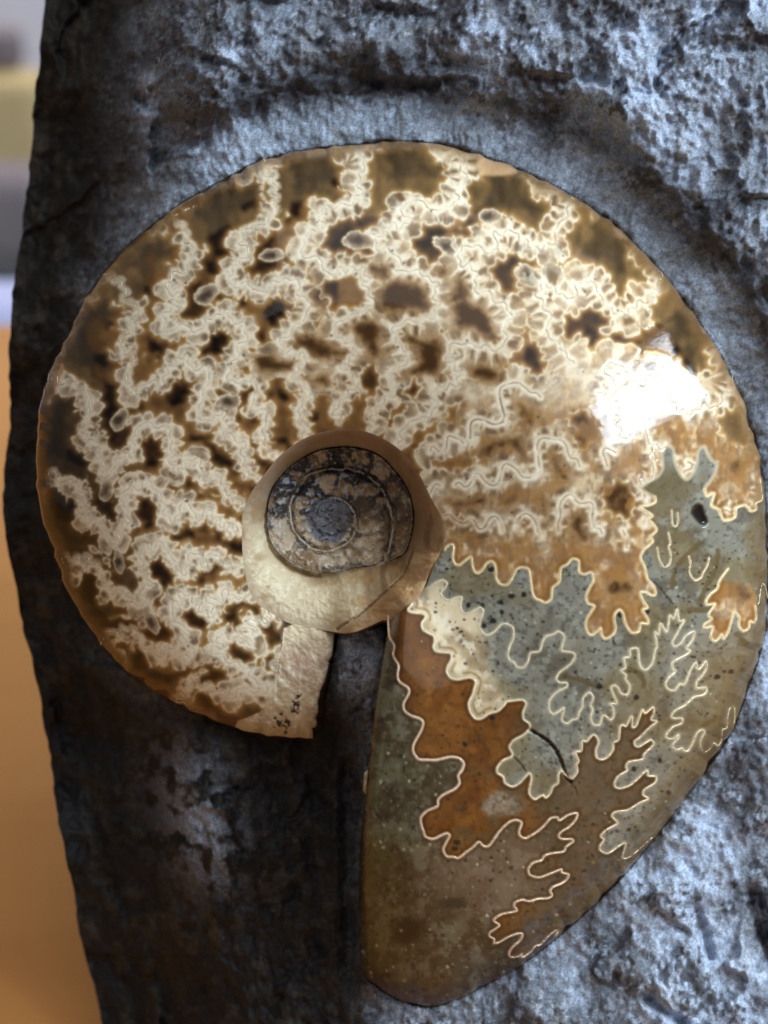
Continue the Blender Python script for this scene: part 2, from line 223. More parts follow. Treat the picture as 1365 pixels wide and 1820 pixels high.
# grey lens-shaped cells with a dark heart: sheet, cx, cy, rx, ry, angle
LENS = [('b',1200,560,75,48,-30),('b',760,1020,65,30,-48),('c',1060,970,85,42,-5),('c',540,1290,85,52,-40),('d',620,850,95,58,0),
        ('e',200,900,100,50,30),('e',870,1140,110,62,30),('e',1045,1110,65,60,0),('e',975,970,60,50,0),('e',830,910,55,45,0),('e',1100,930,55,45,20),
        ('i',690,540,34,75,-10),('i',950,1030,42,78,-28),('i',560,460,30,52,0),('i',380,370,36,50,0),('i',625,970,36,50,-15),('i',820,1000,26,52,-12),
        ('a',740,480,50,80,30),('a',630,1060,45,75,10),('a',540,940,35,55,0),('a',660,310,45,45,0),('a',390,760,45,50,0),('a',560,150,50,30,-20),
        ('a',1150,430,45,50,0),('a',1225,480,45,50,0),('a',985,910,40,45,0),('a',1080,920,40,45,0),('a',885,500,40,40,0),('a',830,990,40,40,0),
        ('i',940,310,42,42,0),('i',1020,290,42,42,0),('i',830,430,40,42,0),('i',1115,770,45,42,0),('i',1190,720,42,42,0),('i',1000,800,45,32,0),('i',1050,890,45,45,0),
        ('j',710,430,80,50,0),('j',450,640,45,55,0),('j',540,640,40,50,0),('j',490,790,60,50,0),('j',580,820,40,45,0),('j',550,100,55,55,0),('j',680,100,50,55,0),
        ('j',610,180,40,55,0),('j',700,310,55,50,0),('j',380,1165,45,45,0),('j',470,1165,42,40,0),('j',300,1030,45,55,0),('j',510,1040,42,45,0),
        ('k',520,450,45,60,0),('k',610,430,40,45,0),('k',400,700,36,52,20),('k',430,350,45,60,-20),('k',700,600,50,50,0),('k',680,800,40,45,0),
        ('g',90,320,45,50,0),('g',265,405,55,55,0),('g',400,450,45,55,0),('g',300,520,45,55,0),('g',700,440,50,55,0),('g',340,640,60,45,-30),('g',730,1030,45,45,0),('g',850,1030,40,60,0),
        ('b',1060,180,48,42,0),('b',1130,240,48,42,0),('b',1120,370,50,45,0),('b',1240,390,60,48,-20),('b',740,830,50,42,0),('b',690,630,55,30,0),('b',620,740,50,50,0),('b',540,710,42,32,0),('b',930,1090,45,55,0),('b',1230,1100,55,55,0),
        ('c',440,980,48,40,0),('c',440,1110,52,45,0),('c',550,1110,60,45,-10),('c',570,900,55,40,0),('c',1200,1120,45,48,0),('c',1280,1140,36,50,0),('c',1010,1160,60,45,0),('c',1220,590,40,35,30),
        ('d',680,400,40,35,0),('d',690,490,42,40,0),('d',630,610,55,32,0),('d',920,530,70,60,0),('d',65,1120,42,42,0),('d',140,1140,36,50,0),('d',90,600,40,40,30),
        ('e',350,620,55,50,0),('e',250,690,45,40,0),('e',540,660,75,55,0),('e',720,650,35,35,0),('l',1050,440,60,40,0),('l',740,360,40,30,0),
        ('n',830,590,45,45,0),('m',700,490,50,40,0)]


# ---------------------------------------------------------------- small numpy toolbox
RW, RH, RX0, RY0 = 1420, 1840, -20, -10          # raster that carries the stone's own colours, 1 px = 0.1 mm
rng = np.random.default_rng(7)


def sstep(a, b, x):
    t = np.clip((x - a) / (b - a), 0, 1)
    return t * t * (3 - 2 * t)


def vnoise(h, w, cell, seed, ax=1.0, ay=1.0):
    """smooth value noise, cell in px (ax, ay stretch it)"""
    r = np.random.default_rng(seed)
    cx, cy = cell * ax, cell * ay
    g = r.random((int(h / cy) + 4, int(w / cx) + 4)).astype(np.float32)
    ys = np.arange(h) / cy; xs = np.arange(w) / cx
    y0 = ys.astype(int); x0 = xs.astype(int)
    fy = (ys - y0)[:, None]; fx = (xs - x0)[None, :]
    fy = fy * fy * (3 - 2 * fy); fx = fx * fx * (3 - 2 * fx)
    a = g[y0][:, x0]; b = g[y0][:, x0 + 1]; c = g[y0 + 1][:, x0]; d = g[y0 + 1][:, x0 + 1]
    return ((a * (1 - fx) + b * fx) * (1 - fy) + (c * (1 - fx) + d * fx) * fy).astype(np.float32)


def fbm(h, w, cell, seed, octs=4, ax=1.0, ay=1.0, gain=0.5):
    out = np.zeros((h, w), np.float32); amp = 1.0; tot = 0
    for i in range(octs):
        out += amp * vnoise(h, w, max(cell / 2 ** i, 1.01), seed + 17 * i, ax, ay); tot += amp; amp *= gain
    return out / tot


def chaikin(p, n=1, closed=False):
    for _ in range(n):
        if closed:
            q = np.roll(p, -1, 0)
            p = np.stack([.75 * p + .25 * q, .25 * p + .75 * q], 1).reshape(-1, 2)
        else:
            a, b = p[:-1], p[1:]
            m = np.stack([.75 * a + .25 * b, .25 * a + .75 * b], 1).reshape(-1, 2)
            p = np.concatenate([p[:1], m, p[-1:]])
    return p


def thru(p, n=5):
    """smooth curve through every traced point"""
    d = np.r_[0, np.cumsum(np.maximum(np.hypot(*np.diff(p, axis=0).T), 1e-6) ** .6)]
    k = np.arange(len(p)); tq = np.interp(np.linspace(0, len(p) - 1, (len(p) - 1) * n + 1), k, d)
    m = np.zeros_like(p); m[1:-1] = (p[2:] - p[:-2]) / (d[2:] - d[:-2])[:, None] * .85
    i = np.clip(np.searchsorted(d, tq, 'right') - 1, 0, len(p) - 2); hh = (d[i + 1] - d[i]); x = ((tq - d[i]) / hh)[:, None]; hh = hh[:, None]
    return ((2 * x ** 3 - 3 * x ** 2 + 1) * p[i] + (x ** 3 - 2 * x ** 2 + x) * hh * m[i]
            + (-2 * x ** 3 + 3 * x ** 2) * p[i + 1] + (x ** 3 - x ** 2) * hh * m[i + 1])


def fill(poly):
    """scan-line fill of a polygon into a boolean raster"""
    m = np.zeros((RH, RW), bool)
    x = poly[:, 0] - RX0; y = poly[:, 1] - RY0
    x2, y2 = np.roll(x, -1), np.roll(y, -1)
    for r in range(max(0, int(y.min())), min(RH, int(y.max()) + 2)):
        yy = r + 1e-4
        c = ((y <= yy) & (y2 > yy)) | ((y2 <= yy) & (y > yy))
        if not c.any():
            continue
        xs = np.sort(x[c] + (yy - y[c]) / (y2[c] - y[c]) * (x2[c] - x[c]))
        for a, b in zip(xs[::2], xs[1::2]):
            m[r, max(0, int(np.ceil(a))):max(0, int(np.floor(b)) + 1)] = True
    return m


def dist_lines(lines, pad):
    """distance raster to open polylines, right up to pad px"""
    d = np.full((RH, RW), float(pad), np.float32)
    for pl in lines:
        for (ax, ay), (bx, by) in zip(pl[:-1] - (RX0, RY0), pl[1:] - (RX0, RY0)):
            x0 = int(max(0, min(ax, bx) - pad)); x1 = int(min(RW, max(ax, bx) + pad + 1))
            y0 = int(max(0, min(ay, by) - pad)); y1 = int(min(RH, max(ay, by) + pad + 1))
            if x1 <= x0 or y1 <= y0:
                continue
            X = np.arange(x0, x1, dtype=np.float32)[None, :]; Y = np.arange(y0, y1, dtype=np.float32)[:, None]
            vx, vy = bx - ax, by - ay; L = vx * vx + vy * vy + 1e-9
            t = np.clip(((X - ax) * vx + (Y - ay) * vy) / L, 0, 1)
            dd = np.hypot(X - ax - t * vx, Y - ay - t * vy)
            np.minimum(d[y0:y1, x0:x1], dd, out=d[y0:y1, x0:x1])
    return d


def dist_arc(lines, pad):
    """distance raster plus the run along the nearest line"""
    d = np.full((RH, RW), float(pad), np.float32); arc = np.zeros((RH, RW), np.float32); base = 0.
    for pl in lines:
        for (ax, ay), (bx, by) in zip(pl[:-1] - (RX0, RY0), pl[1:] - (RX0, RY0)):
            x0 = int(max(0, min(ax, bx) - pad)); x1 = int(min(RW, max(ax, bx) + pad + 1))
            y0 = int(max(0, min(ay, by) - pad)); y1 = int(min(RH, max(ay, by) + pad + 1))
            vx, vy = bx - ax, by - ay; L = vx * vx + vy * vy + 1e-9
            if x1 <= x0 or y1 <= y0:
                base += L ** .5; continue
            X = np.arange(x0, x1, dtype=np.float32)[None, :]; Y = np.arange(y0, y1, dtype=np.float32)[:, None]
            t = np.clip(((X - ax) * vx + (Y - ay) * vy) / L, 0, 1)
            dd = np.hypot(X - ax - t * vx, Y - ay - t * vy)
            sub = d[y0:y1, x0:x1]; m = dd < sub
            sub[m] = dd[m]; arc[y0:y1, x0:x1][m] = (base + t * L ** .5)[m]
            base += L ** .5
        base += 1000.
    return d, arc


def rgb(r, g, b):
    return np.array([r, g, b], np.float32) / 255.


def lin(c):
    return np.where(c <= 0.04045, c / 12.92, ((np.maximum(c, 0) + 0.055) / 1.055) ** 2.4)


def mix(img, col, a):
    a = np.clip(a, 0, 1)[..., None]
    img *= 1 - a; img += a * col


def boxblur(a, r, n=2):
    for _ in range(n):
        for ax in (0, 1):
            p = np.concatenate([np.repeat(np.take(a, [0], ax), r + 1, ax), a, np.repeat(np.take(a, [-1], ax), r, ax)], ax)
            c = np.cumsum(p, ax, dtype=np.float64)
            k = 2 * r + 1
            a = ((np.take(c, range(k, c.shape[ax]), ax) - np.take(c, range(0, c.shape[ax] - k), ax)) / k).astype(np.float32)
    return a


# ---------------------------------------------------------------- spiral grid of the whorl
def resample(p, n):
    d = np.r_[0, np.cumsum(np.hypot(*np.diff(p, axis=0).T))]
    t = np.linspace(0, d[-1], n)
    return np.stack([np.interp(t, d, p[:, 0]), np.interp(t, d, p[:, 1])], 1), t / d[-1]


def crom(t, xs, ys):
    """smooth monotone-ish interpolation of key values"""
    m = np.gradient(ys, xs)
    i = np.clip(np.searchsorted(xs, t) - 1, 0, len(xs) - 2)
    h = xs[i + 1] - xs[i]; s = (t - xs[i]) / h
    return ((2 * s ** 3 - 3 * s ** 2 + 1) * ys[i] + (s ** 3 - 2 * s ** 2 + s) * h * m[i]
            + (-2 * s ** 3 + 3 * s ** 2) * ys[i + 1] + (s ** 3 - s ** 2) * h * m[i + 1])


NU, NT = 1950, 300
outer_s = chaikin(OUTER, 2)
outer, uu = resample(outer_s, NU)
ko = [np.argmin(np.hypot(outer[:, 0] - a[0], outer[:, 1] - a[1])) for a, _ in PAIRS]
ko[0] = 0; ko[-1] = NU - 1
ku = uu[ko]; kin = np.array([b for _, b in PAIRS], float)
inner = np.stack([crom(uu, ku, kin[:, 0]), crom(uu, ku, kin[:, 1])], 1)
tt = np.linspace(0, 1, NT)
G = inner[:, None, :] * (1 - tt[None, :, None]) + outer[:, None, :] * tt[None, :, None]
bow = np.exp(-((1 - uu) * 9) ** 2)[:, None] * (4 * tt * (1 - tt))[None, :]
G[..., 0] -= 17 * bow
ck = np.sort(np.r_[0, rng.choice(np.arange(4, NT - 4), 13, False), NT]); chip = np.interp(np.arange(NT), ck, rng.normal(0, 2.4, len(ck)))
G[..., 0] += np.exp(-(uu * 4300 / 30) ** 2)[:, None] * (chip * sstep(0, .1, tt) - 5 * sstep(.45, .6, tt))[None, :]
nick = np.interp(np.arange(NU), np.arange(0, NU + 7, 7), rng.normal(0, 1.7, len(np.arange(0, NU + 7, 7))))
rad_ = (outer - inner) / np.hypot(*(outer - inner).T)[:, None]
G += rad_[:, None, :] * (nick[:, None] * sstep(.9, 1, tt)[None, :])[..., None]


# ---------------------------------------------------------------- the sutures of the cream whorl
H3 = np.array([(432, 1162), (345, 1100), (289, 1018), (260, 909), (270, 807), (320, 701), (386, 611), (488, 552), (602, 524),
               (719, 528), (842, 566), (948, 638), (1043, 762), (1098, 891)], float)
T10 = TR('P', '703,790 716,775 712,762 730,758 727,745 748,746 750,735 765,742 772,733 774,717 767,700 774,688 792,688 809,689 820,676 814,660 801,640 796,625 809,612 825,609 849,618 862,616 878,622 891,616 898,601 890,579 904,572 911,561 902,544 884,535 875,522 853,520 840,511 848,500 847,480 838,470 820,468 812,455 822,446 845,436 855,438 872,448 889,443 888,428 880,416 893,412 910,405 918,420 932,431 950,440 975,436 992,425 985,412 1000,402 1012,388 1010,372 1022,362 1018,345 1000,338 985,326')
_gs = G[::6, ::3].reshape(-1, 2); _gu = np.repeat(uu[::6], NT)[: 0]
_gu = np.repeat(uu[::6][:, None], len(tt[::3]), 1).ravel(); _gt = np.repeat(tt[::3][None, :], len(uu[::6]), 0).ravel()


def to_ut(p):
    k = [np.argmin((_gs[:, 0] - a) ** 2 + (_gs[:, 1] - b) ** 2) for a, b in p]
    return np.stack([_gu[k], _gt[k]], 1)


def from_ut(q):
    iu = np.clip(q[:, 0], 0, 1) * (NU - 1); it = np.clip(q[:, 1], 0, 1) * (NT - 1)
    return G[np.round(iu).astype(int), np.round(it).astype(int)]


def make_sutures():
    hu = to_ut(H3); tu = to_ut(T10)
    sp10 = .5 * (hu[11, 0] - hu[9, 0]); out = []
    us = np.r_[2 * hu[0, 0] - hu[1, 0], hu[:, 0], 2 * hu[-1, 0] - hu[-2, 0]]
    ts = np.r_[hu[0, 1], hu[:, 1], hu[-1, 1]]
    for k in range(len(us) - 1):
        kk = min(max(k, 1), len(us) - 2)
        ratio = .5 * (us[kk + 1] - us[kk - 1]) / sp10
        g = np.clip((tu[:, 1] - 0) / 1, 0, 1)
        dt = (ts[k] - hu[10, 1]) * np.exp(-((tu[:, 1] - hu[10, 1]) / .25) ** 2)
        q = np.stack([us[k] + (tu[:, 0] - hu[10, 0]) * ratio, np.clip(tu[:, 1] + dt, 0, 1)], 1)
        q[:, 0] += rng.normal(0, .0012, len(q)); q[:, 1] += rng.normal(0, .006, len(q))
        p = from_ut(q)
        if k >= 12:
            p = p[tu[:, 1] > .58]
        p, _ = resample(chaikin(p, 2), 420 if k < 12 else 190)
        d = np.gradient(p, axis=0); ln = np.hypot(d[:, 0], d[:, 1]) + 1e-9
        nr = np.stack([-d[:, 1], d[:, 0]], 1) / ln[:, None]
        arc = np.cumsum(ln)
        wv = np.sin(arc / 4.0 + 2.2 * np.sin(arc / 31.) + k) * (3.4 + 1.8 * np.sin(arc / 47. + 2 * k))
        out.append(p + nr * wv[:, None])
    return out


SUT = make_sutures()


# ---------------------------------------------------------------- regions of the polished face
def paint_face():
    Yg, Xg = np.mgrid[0:RH, 0:RW].astype(np.float32); Xg += RX0; Yg += RY0
    s1, s2, s3 = thru(S1), thru(S2), thru(S3)
    s4 = thru(np.concatenate([S4a, S4b, S4c]))
    far = lambda pts: np.array(pts, float)
    body = fill(np.concatenate([s1, far([(975, 1690), (900, 1850), (560, 1850), (560, 1080), (690, 1080)])]))
    belowS2 = fill(np.concatenate([s2, far([(1210, 1500), (1200, 1850), (540, 1850), (540, 1070), (725, 1060)])]))
    belowS3 = fill(np.concatenate([s3, far([(1420, 1300), (1420, 1860), (520, 1860), (520, 1050), (740, 1050)])]))
    belowS4 = fill(np.concatenate([s4, far([(1420, 850), (1420, 1870), (500, 1870), (500, 1130), (750, 1060), (775, 1000)])]))
    orange = belowS2 & ~body
    greyB = belowS3 & ~belowS2 & ~body
    leaf_p = thru(np.concatenate([LEAF, LEAF[:1]]))[:-1]
    leaf = fill(leaf_p) & belowS4 & ~belowS3
    greyA = belowS4 & ~belowS3 & ~belowS2 & ~body & ~leaf
    spout_p = chaikin(TR('S', '380,170 365,300 350,420 338,520 310,630 250,720 150,775 60,800 60,960 760,960 760,150'), 1, True)
    spout = fill(spout_p)
    P = ~(body | orange | greyA | greyB | spout)

    n8, n20, n45, n120 = (fbm(RH, RW, c, s, 3) for c, s in ((9, 1), (22, 2), (48, 3), (130, 4)))
    n3 = fbm(RH, RW, 3.2, 5, 2)
    img = np.zeros((RH, RW, 3), np.float32)

    # --- chambered part: cream calcite with see-through windows
    D = np.full((RH, RW), 30., np.float32); kind = np.zeros((RH, RW), np.int8)
    Ds = np.full((RH, RW), 30., np.float32)
    codes = {'t': 1, 'o': 2, 'd': 3, 'k': 4}
    for w, k, txt in HOLES:
        p = chaikin(TR(w, txt), 1, True)
        x0 = int(max(0, p[:, 0].min() - RX0 - 31)); x1 = int(min(RW, p[:, 0].max() - RX0 + 32))
        y0 = int(max(0, p[:, 1].min() - RY0 - 31)); y1 = int(min(RH, p[:, 1].max() - RY0 + 32))
        X = Xg[y0:y1, x0:x1]; Y = Yg[y0:y1, x0:x1]
        ins = np.zeros(X.shape, bool); dd = np.full(X.shape, 1e9, np.float32)
        for (ax, ay), (bx, by) in zip(p, np.roll(p, -1, 0)):
            vx, vy = bx - ax, by - ay
            t = np.clip(((X - ax) * vx + (Y - ay) * vy) / (vx * vx + vy * vy + 1e-9), 0, 1)
            np.minimum(dd, np.hypot(X - ax - t * vx, Y - ay - t * vy), out=dd)
            if abs(vy) > 1e-6:
                c = ((ay <= Y) & (by > Y)) | ((by <= Y) & (ay > Y))
                ins ^= c & (X < ax + (Y - ay) / vy * vx)
        sd = np.where(ins, -dd, dd)
        if k == 's':
            np.minimum(Ds[y0:y1, x0:x1], sd, out=Ds[y0:y1, x0:x1])
        else:
            sub = D[y0:y1, x0:x1]; u = sd < sub
            sub[u] = sd[u]; kind[y0:y1, x0:x1][u] = codes[k]
    D = D + (n8 - .5) * 9 + (n20 - .5) * 7
    right = [chaikin(l, 2) for l in LINES if l[:, 0].min() > 735 and l[:, 1].mean() > 690]
    smooth_s = [np.stack([np.convolve(np.pad(l[:, c], 8, 'edge'), np.ones(17) / 17, 'valid') for c in (0, 1)], 1)[::4] for l in SUT]
    sutd0, arc = dist_arc(smooth_s + right, 60)
    sutd = dist_lines(SUT + right, 60)
    rimd = dist_lines([outer_s], 60)
    ph = arc * (2 * np.pi / 21.) + (n45 - .5) * 7 + (n20 - .5) * 2
    lobe = .5 + .5 * np.cos(ph)
    hw = 20.5 + 11.5 * sstep(400, 760, Xg) - 9 * sstep(290, 170, np.hypot(Xg - 605, Yg - 915)) * sstep(900, 700, Xg)
    hw = hw + (n45 - .5) * 13
    gapd = hw + 12 * (lobe ** .6 - .5) - (.3 * sutd + .7 * sutd0) + 8 * sstep(900, 1010, Xg) + 45 * sstep(730, 860, Xg) * sstep(640, 740, Yg) + (n8 - .5) * 3
    gapd = gapd + 40 * sstep(16, 2, Ds)
    cid = np.floor(ph / (2 * np.pi) + .5).astype(np.int64)
    cst = ((cid * 2654435761) % 97) / 97.
    Dh = D.copy()
    # lobes: rounded cells of calcite that line every window
    cand = rng.random((60000, 2)) * (RW, RH)
    ci = cand.astype(int); Dc = D[ci[:, 1], ci[:, 0]]; Pc = P[ci[:, 1], ci[:, 0]]
    Dsc = Ds[ci[:, 1], ci[:, 0]]
    grid = {}
    seeds = []

    def dart(pts, sel, space, tag):
        for (x, y) in pts[sel]:
            gx, gy = int(x // 24), int(y // 24)
            if any((x - q[0]) ** 2 + (y - q[1]) ** 2 < space * space
                   for i in (-1, 0, 1) for j in (-1, 0, 1) for q in grid.get((gx + i, gy + j), ())):
                continue
            grid.setdefault((gx, gy), []).append((x, y)); seeds.append((x, y, tag))
    dart(cand, (Dc > 8) & (Dc < 12.5) & Pc, 13, 0)
    dart(cand, (Dc >= 12.5) & Pc, 18, 1)
    F1 = np.full((RH, RW), 9., np.float32); F2 = np.full((RH, RW), 9., np.float32)
    CS = np.zeros((RH, RW), np.float32); RN = np.ones((RH, RW), np.float32)
    for x, y, tag in seeds:
        r = rng.uniform(8.6, 12.6) if tag == 0 else rng.uniform(10, 15)
        el = rng.uniform(.75, 1.3); an = rng.uniform(0, np.pi)
        st = (rng.choice([.95, .8, .6, .35, .15]) if tag == 0 else rng.choice([.8, .6, .4, .2, 0]) if x > 760 else rng.choice([.5, .25, .1, 0, 0]))
        R = 22
        x0, x1 = int(max(0, x - R)), int(min(RW, x + R)); y0, y1 = int(max(0, y - R)), int(min(RH, y + R))
        X = np.arange(x0, x1)[None, :] - x; Y = np.arange(y0, y1)[:, None] - y
        xr = X * np.cos(an) + Y * np.sin(an); yr = -X * np.sin(an) + Y * np.cos(an)
        d = np.hypot(xr * el, yr / el)
        e = (d - r).astype(np.float32)
        f1 = F1[y0:y1, x0:x1]; f2 = F2[y0:y1, x0:x1]
        better = e < f1
        f2[:] = np.where(better, f1, np.minimum(f2, e))
        CS[y0:y1, x0:x1][better] = st; RN[y0:y1, x0:x1][better] = (d / r)[better]
        f1[:] = np.minimum(f1, e)
    Ecream = np.maximum(D - 7, -F1)                       # >0 inside the calcite
    kk = np.where(rimd < 55, 1, np.where(n45 > .5, 3, 2))
    kind = np.where((gapd < Ecream) & P & (Dh > 1), kk, kind).astype(np.int8)
    Ecream = np.where(P, np.minimum(Ecream, gapd), Ecream); D = np.where(P, np.minimum(D, gapd + 5), D)

    s4d = dist_lines([s4], 130)
    warm = sstep(125, 25, s4d + (n45 - .5) * 60) * .95
    warm = np.maximum(warm, np.where(leaf, .75, 0))
    warm = np.maximum(warm, sstep(820, 1080, Xg + (n120 - .5) * 200) * .6)
    leftw = sstep(620, 260, Xg)
    cream = (rgb(222, 206, 178) * (1 - leftw[..., None]) + rgb(226, 214, 194) * leftw[..., None])
    cream = (cream * (1 - warm[..., None]) + warm[..., None] * rgb(196, 162, 118)) * np.array([1, .962, .905], np.float32)
    img[:] = cream * (.84 + .22 * n20 + .10 * (n8 - .5))[..., None]
    mix(img, rgb(170, 148, 118), sstep(.5, .66, fbm(RH, RW, 30, 21, 3)) * .55)
    mix(img, rgb(150, 134, 118), sstep(.54, .7, fbm(RH, RW, 15, 22, 2)) * .5)
    zone = sstep(330, 120, np.hypot((Xg - 760) * .9, (Yg - 590) * 1.6) + (n45 - .5) * 120)
    mix(img, rgb(166, 132, 88), zone * sstep(.36, .6, fbm(RH, RW, 26, 23, 3)) * .9)
    flute = np.abs(fbm(RH, RW, 20, 24, 3) - .5)
    mix(img, rgb(238, 228, 206), sstep(.05, .0, flute) * .5)
    # grey hearts of the cells, pale walls between them
    cellA = CS * sstep(.95, .35, RN) * (.6 + .8 * n20)
    mix(img, rgb(118, 98, 74), cellA * sstep(22, 9, D))
    mix(img, rgb(150, 126, 96), cellA * .7 * sstep(8, 24, D))
    wall = np.exp(-((F2 - F1) / 2.6) ** 2) * (F1 < 4)
    # flutes: grey-brown hollows between pale walls that stand square to each suture
    band = sstep(4.5, 11, sutd0) * sstep(-1, 4, gapd) * sstep(52, 42, sutd0)
    band = band * (1 - sstep(735, 800, Xg) * sstep(650, 720, Yg) * sstep(14, 21, sutd0))
    fl = band * sstep(.30, .9, lobe) * (.35 + .6 * cst) * P
    mix(img, rgb(228, 216, 192), sstep(13, 24, D) * (.15 + .4 * n20) * (1 - .8 * warm))
    mix(img, rgb(240, 228, 202), boxblur(wall.astype(np.float32), 1, 1) * .22)
    # brown clouds in the warm calcite
    mix(img, rgb(142, 100, 56), warm * sstep(.5, .72, fbm(RH, RW, 36, 31, 3)) * .85)
    mix(img, rgb(232, 205, 160), warm * sstep(.55, .75, fbm(RH, RW, 17, 33, 3, .6, 1.5)) * .65)
    inl = sstep(8, 26, s4d) * sstep(975, 1010, Yg) * sstep(1015, 1050, Xg) * sstep(.25, .6, n20)
    mix(img, rgb(134, 88, 46), inl * .8)
    rib = fbm(RH, RW, 8, 35, 2, 1., 2.2)
    mix(img, rgb(150, 104, 60), warm * sstep(.5, .64, rib) * .5 * sstep(60, 20, s4d))
    # soft brown windows
    sa = sstep(24, -8, Ds + (n20 - .5) * 16 + (n8 - .5) * 8)
    mix(img, rgb(150, 114, 72), sa * .9)
    mix(img, rgb(66, 42, 20), sstep(5, -15, Ds + (n20 - .5) * 16 + (n8 - .5) * 8) * .95)
    # lens cells
    for w, cx, cy, rx, ry, an in LENS:
        ox, oy, sc = WIN[w]
        x, y = ox + cx / sc - RX0, oy + cy / sc - RY0; a, b = rx / sc * 1.05, ry / sc * 1.05
        R = int(max(a, b) * 1.6) + 3; x0, y0 = int(x) - R, int(y) - R
        sl = (slice(y0, y0 + 2 * R), slice(x0, x0 + 2 * R))
        X = np.arange(x0, x0 + 2 * R)[None, :] - x; Y = np.arange(y0, y0 + 2 * R)[:, None] - y
        t = np.radians(an); xr = X * np.cos(t) + Y * np.sin(t); yr = -X * np.sin(t) + Y * np.cos(t)
        q = np.hypot(xr / a, yr / b) + (n8[sl] - .5) * .7
        sub = img[sl]
        mix(sub, rgb(150, 133, 108), sstep(1.18, 1.0, q) * .55)
        mix(sub, rgb(130, 110, 88), sstep(1.05, .4, q) * (.85 if max(rx, ry) > 70 else .5))
        mix(sub, rgb(62, 50, 40), sstep(.8, .1, q + (xr / a) * .3) * (.85 if max(rx, ry) > 70 else .25))
        mix(sub, rgb(242, 230, 204), np.exp(-((q - 1.12) / .14) ** 2) * (.42 if max(rx, ry) > 70 else .2))
        if max(rx, ry) > 70:
            Ecream[sl] = np.where(q < 1.2, np.maximum(Ecream[sl], 9 * sstep(1.2, 1.0, q)), Ecream[sl])
    # the windows themselves
    out = -Ecream
    hole = sstep(-1.2, 1.4, out)
    mid = {1: rgb(122, 94, 58), 2: rgb(136, 98, 56), 3: rgb(98, 66, 34), 4: rgb(78, 48, 22)}
    core = {1: rgb(76, 60, 40), 2: rgb(98, 68, 38), 3: rgb(26, 16, 8), 4: rgb(10, 6, 3)}
    strk = fbm(RH, RW, 14, 41, 3, .7, 2.2)
    hc = np.zeros_like(img)
    for c in (1, 2, 3, 4):
        k = kind == c
        e = rgb(190, 150, 92)[None, :]
        o = out[k][:, None]
        depth = sstep(3, 15 if c > 2 else 19, o + (n20[k][:, None] - .5) * 8)
        v = e * (1 - sstep(0, 4.5, o)) + sstep(0, 4.5, o) * mid[c]
        v = v * (1 - depth) + depth * core[c]
        if c == 1:
            v = v * (.72 + .56 * strk[k])[:, None]
        hc[k] = v
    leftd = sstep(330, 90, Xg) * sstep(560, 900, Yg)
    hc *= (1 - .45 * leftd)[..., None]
    km = (kind > 0).astype(np.float32)
    kb = boxblur(km, 3) + 1e-3
    for c in range(3):
        hc[..., c] = boxblur(hc[..., c] * km, 3) / kb
    hc *= (.93 + .14 * n8)[..., None]
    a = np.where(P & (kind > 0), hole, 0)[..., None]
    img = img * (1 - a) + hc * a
    mix(img, rgb(242, 229, 198), np.where(P, np.exp(-((out + 2.4) / 1.7) ** 2) * .7 * (D < 10), 0))
    # arches: pale inside each traced seam, brown glow beyond
    rzone = sstep(745, 830, Xg) * sstep(680, 760, Yg) * P
    rib2 = fbm(RH, RW, 9, 37, 2, .8, 1.8)
    mix(img, rgb(150, 108, 60), rzone * sstep(13, 26, sutd + (n20 - .5) * 14) * sstep(.42, .62, n20) * .75)
    mix(img, rgb(120, 92, 66), rzone * sstep(.54, .66, rib2) * sstep(4, 10, sutd) * .45)
    # pin-sharp suture hairlines inside the calcite
    U = fbm(RH, RW, 42, 61, 3)
    ld = sutd
    brk = sstep(.30, .46, n20)
    mix(img, rgb(240, 228, 202), np.where(P, sstep(11, 3, sutd + (n8 - .5) * 8) * .7 * (1 - .35 * warm), 0))
    fl = fl * sstep(0, 3, Ecream) * sstep(30, 20, Ds * 0 + sutd0 - hw + 30)
    fl = fl * sstep(-4, 8, Ds)
    mix(img, rgb(132, 104, 72), fl * .85); mix(img, rgb(92, 70, 48), fl * sstep(.75, 1, lobe) * cst * .6)
    mix(img, rgb(242, 230, 202), band * sstep(.26, .0, lobe) * .6 * P * (Ecream > 0) * sstep(-2, 10, Ds))
    ray = fbm(RH, RW, 7, 63, 2)
    mix(img, rgb(242, 232, 208), np.where(P, sstep(9, 2.5, sutd) * sstep(.5, .66, ray) * .6, 0))
    mix(img, rgb(110, 80, 52), np.where(P, sstep(1.4, .4, sutd) * (.18 + .5 * sstep(700, 820, Xg)) * brk, 0))
    # dark pin holes
    for _ in range(260):
        x, y = rng.uniform(80, 1300), rng.uniform(270, 1280)
        i, j = int(y - RY0), int(x - RX0)
        if P[i, j] and D[i, j] > 6:
            r = rng.uniform(.8, 2.2); R = 5
            sl = (slice(i - R, i + R), slice(j - R, j + R))
            q = np.hypot(Xg[sl] - x, Yg[sl] - y)
            mix(img[sl], rgb(70, 62, 58), sstep(r + 1, r - .6, q) * .8)

    # --- grey mudstone chambers, orange calcite, olive body chamber
    spk = fbm(RH, RW, 6.5, 71, 3); spk2 = fbm(RH, RW, 13, 72, 3)
    g = np.empty_like(img); g[:] = rgb(126, 122, 108)
    mix(g, rgb(96, 88, 74), sstep(.5, .72, n45) * .9); mix(g, rgb(152, 152, 138), sstep(.52, .75, spk2) * .6)
    mix(g, rgb(78, 76, 70), sstep(.56, .72, spk) * .6); mix(g, rgb(116, 98, 62), sstep(.54, .7, n120) * .55)
    mix(g, rgb(112, 92, 58), sstep(1150, 1290, Xg + (Yg - 1250) * .3 + (n45 - .5) * 120) * sstep(1100, 1200, Yg) * .7)
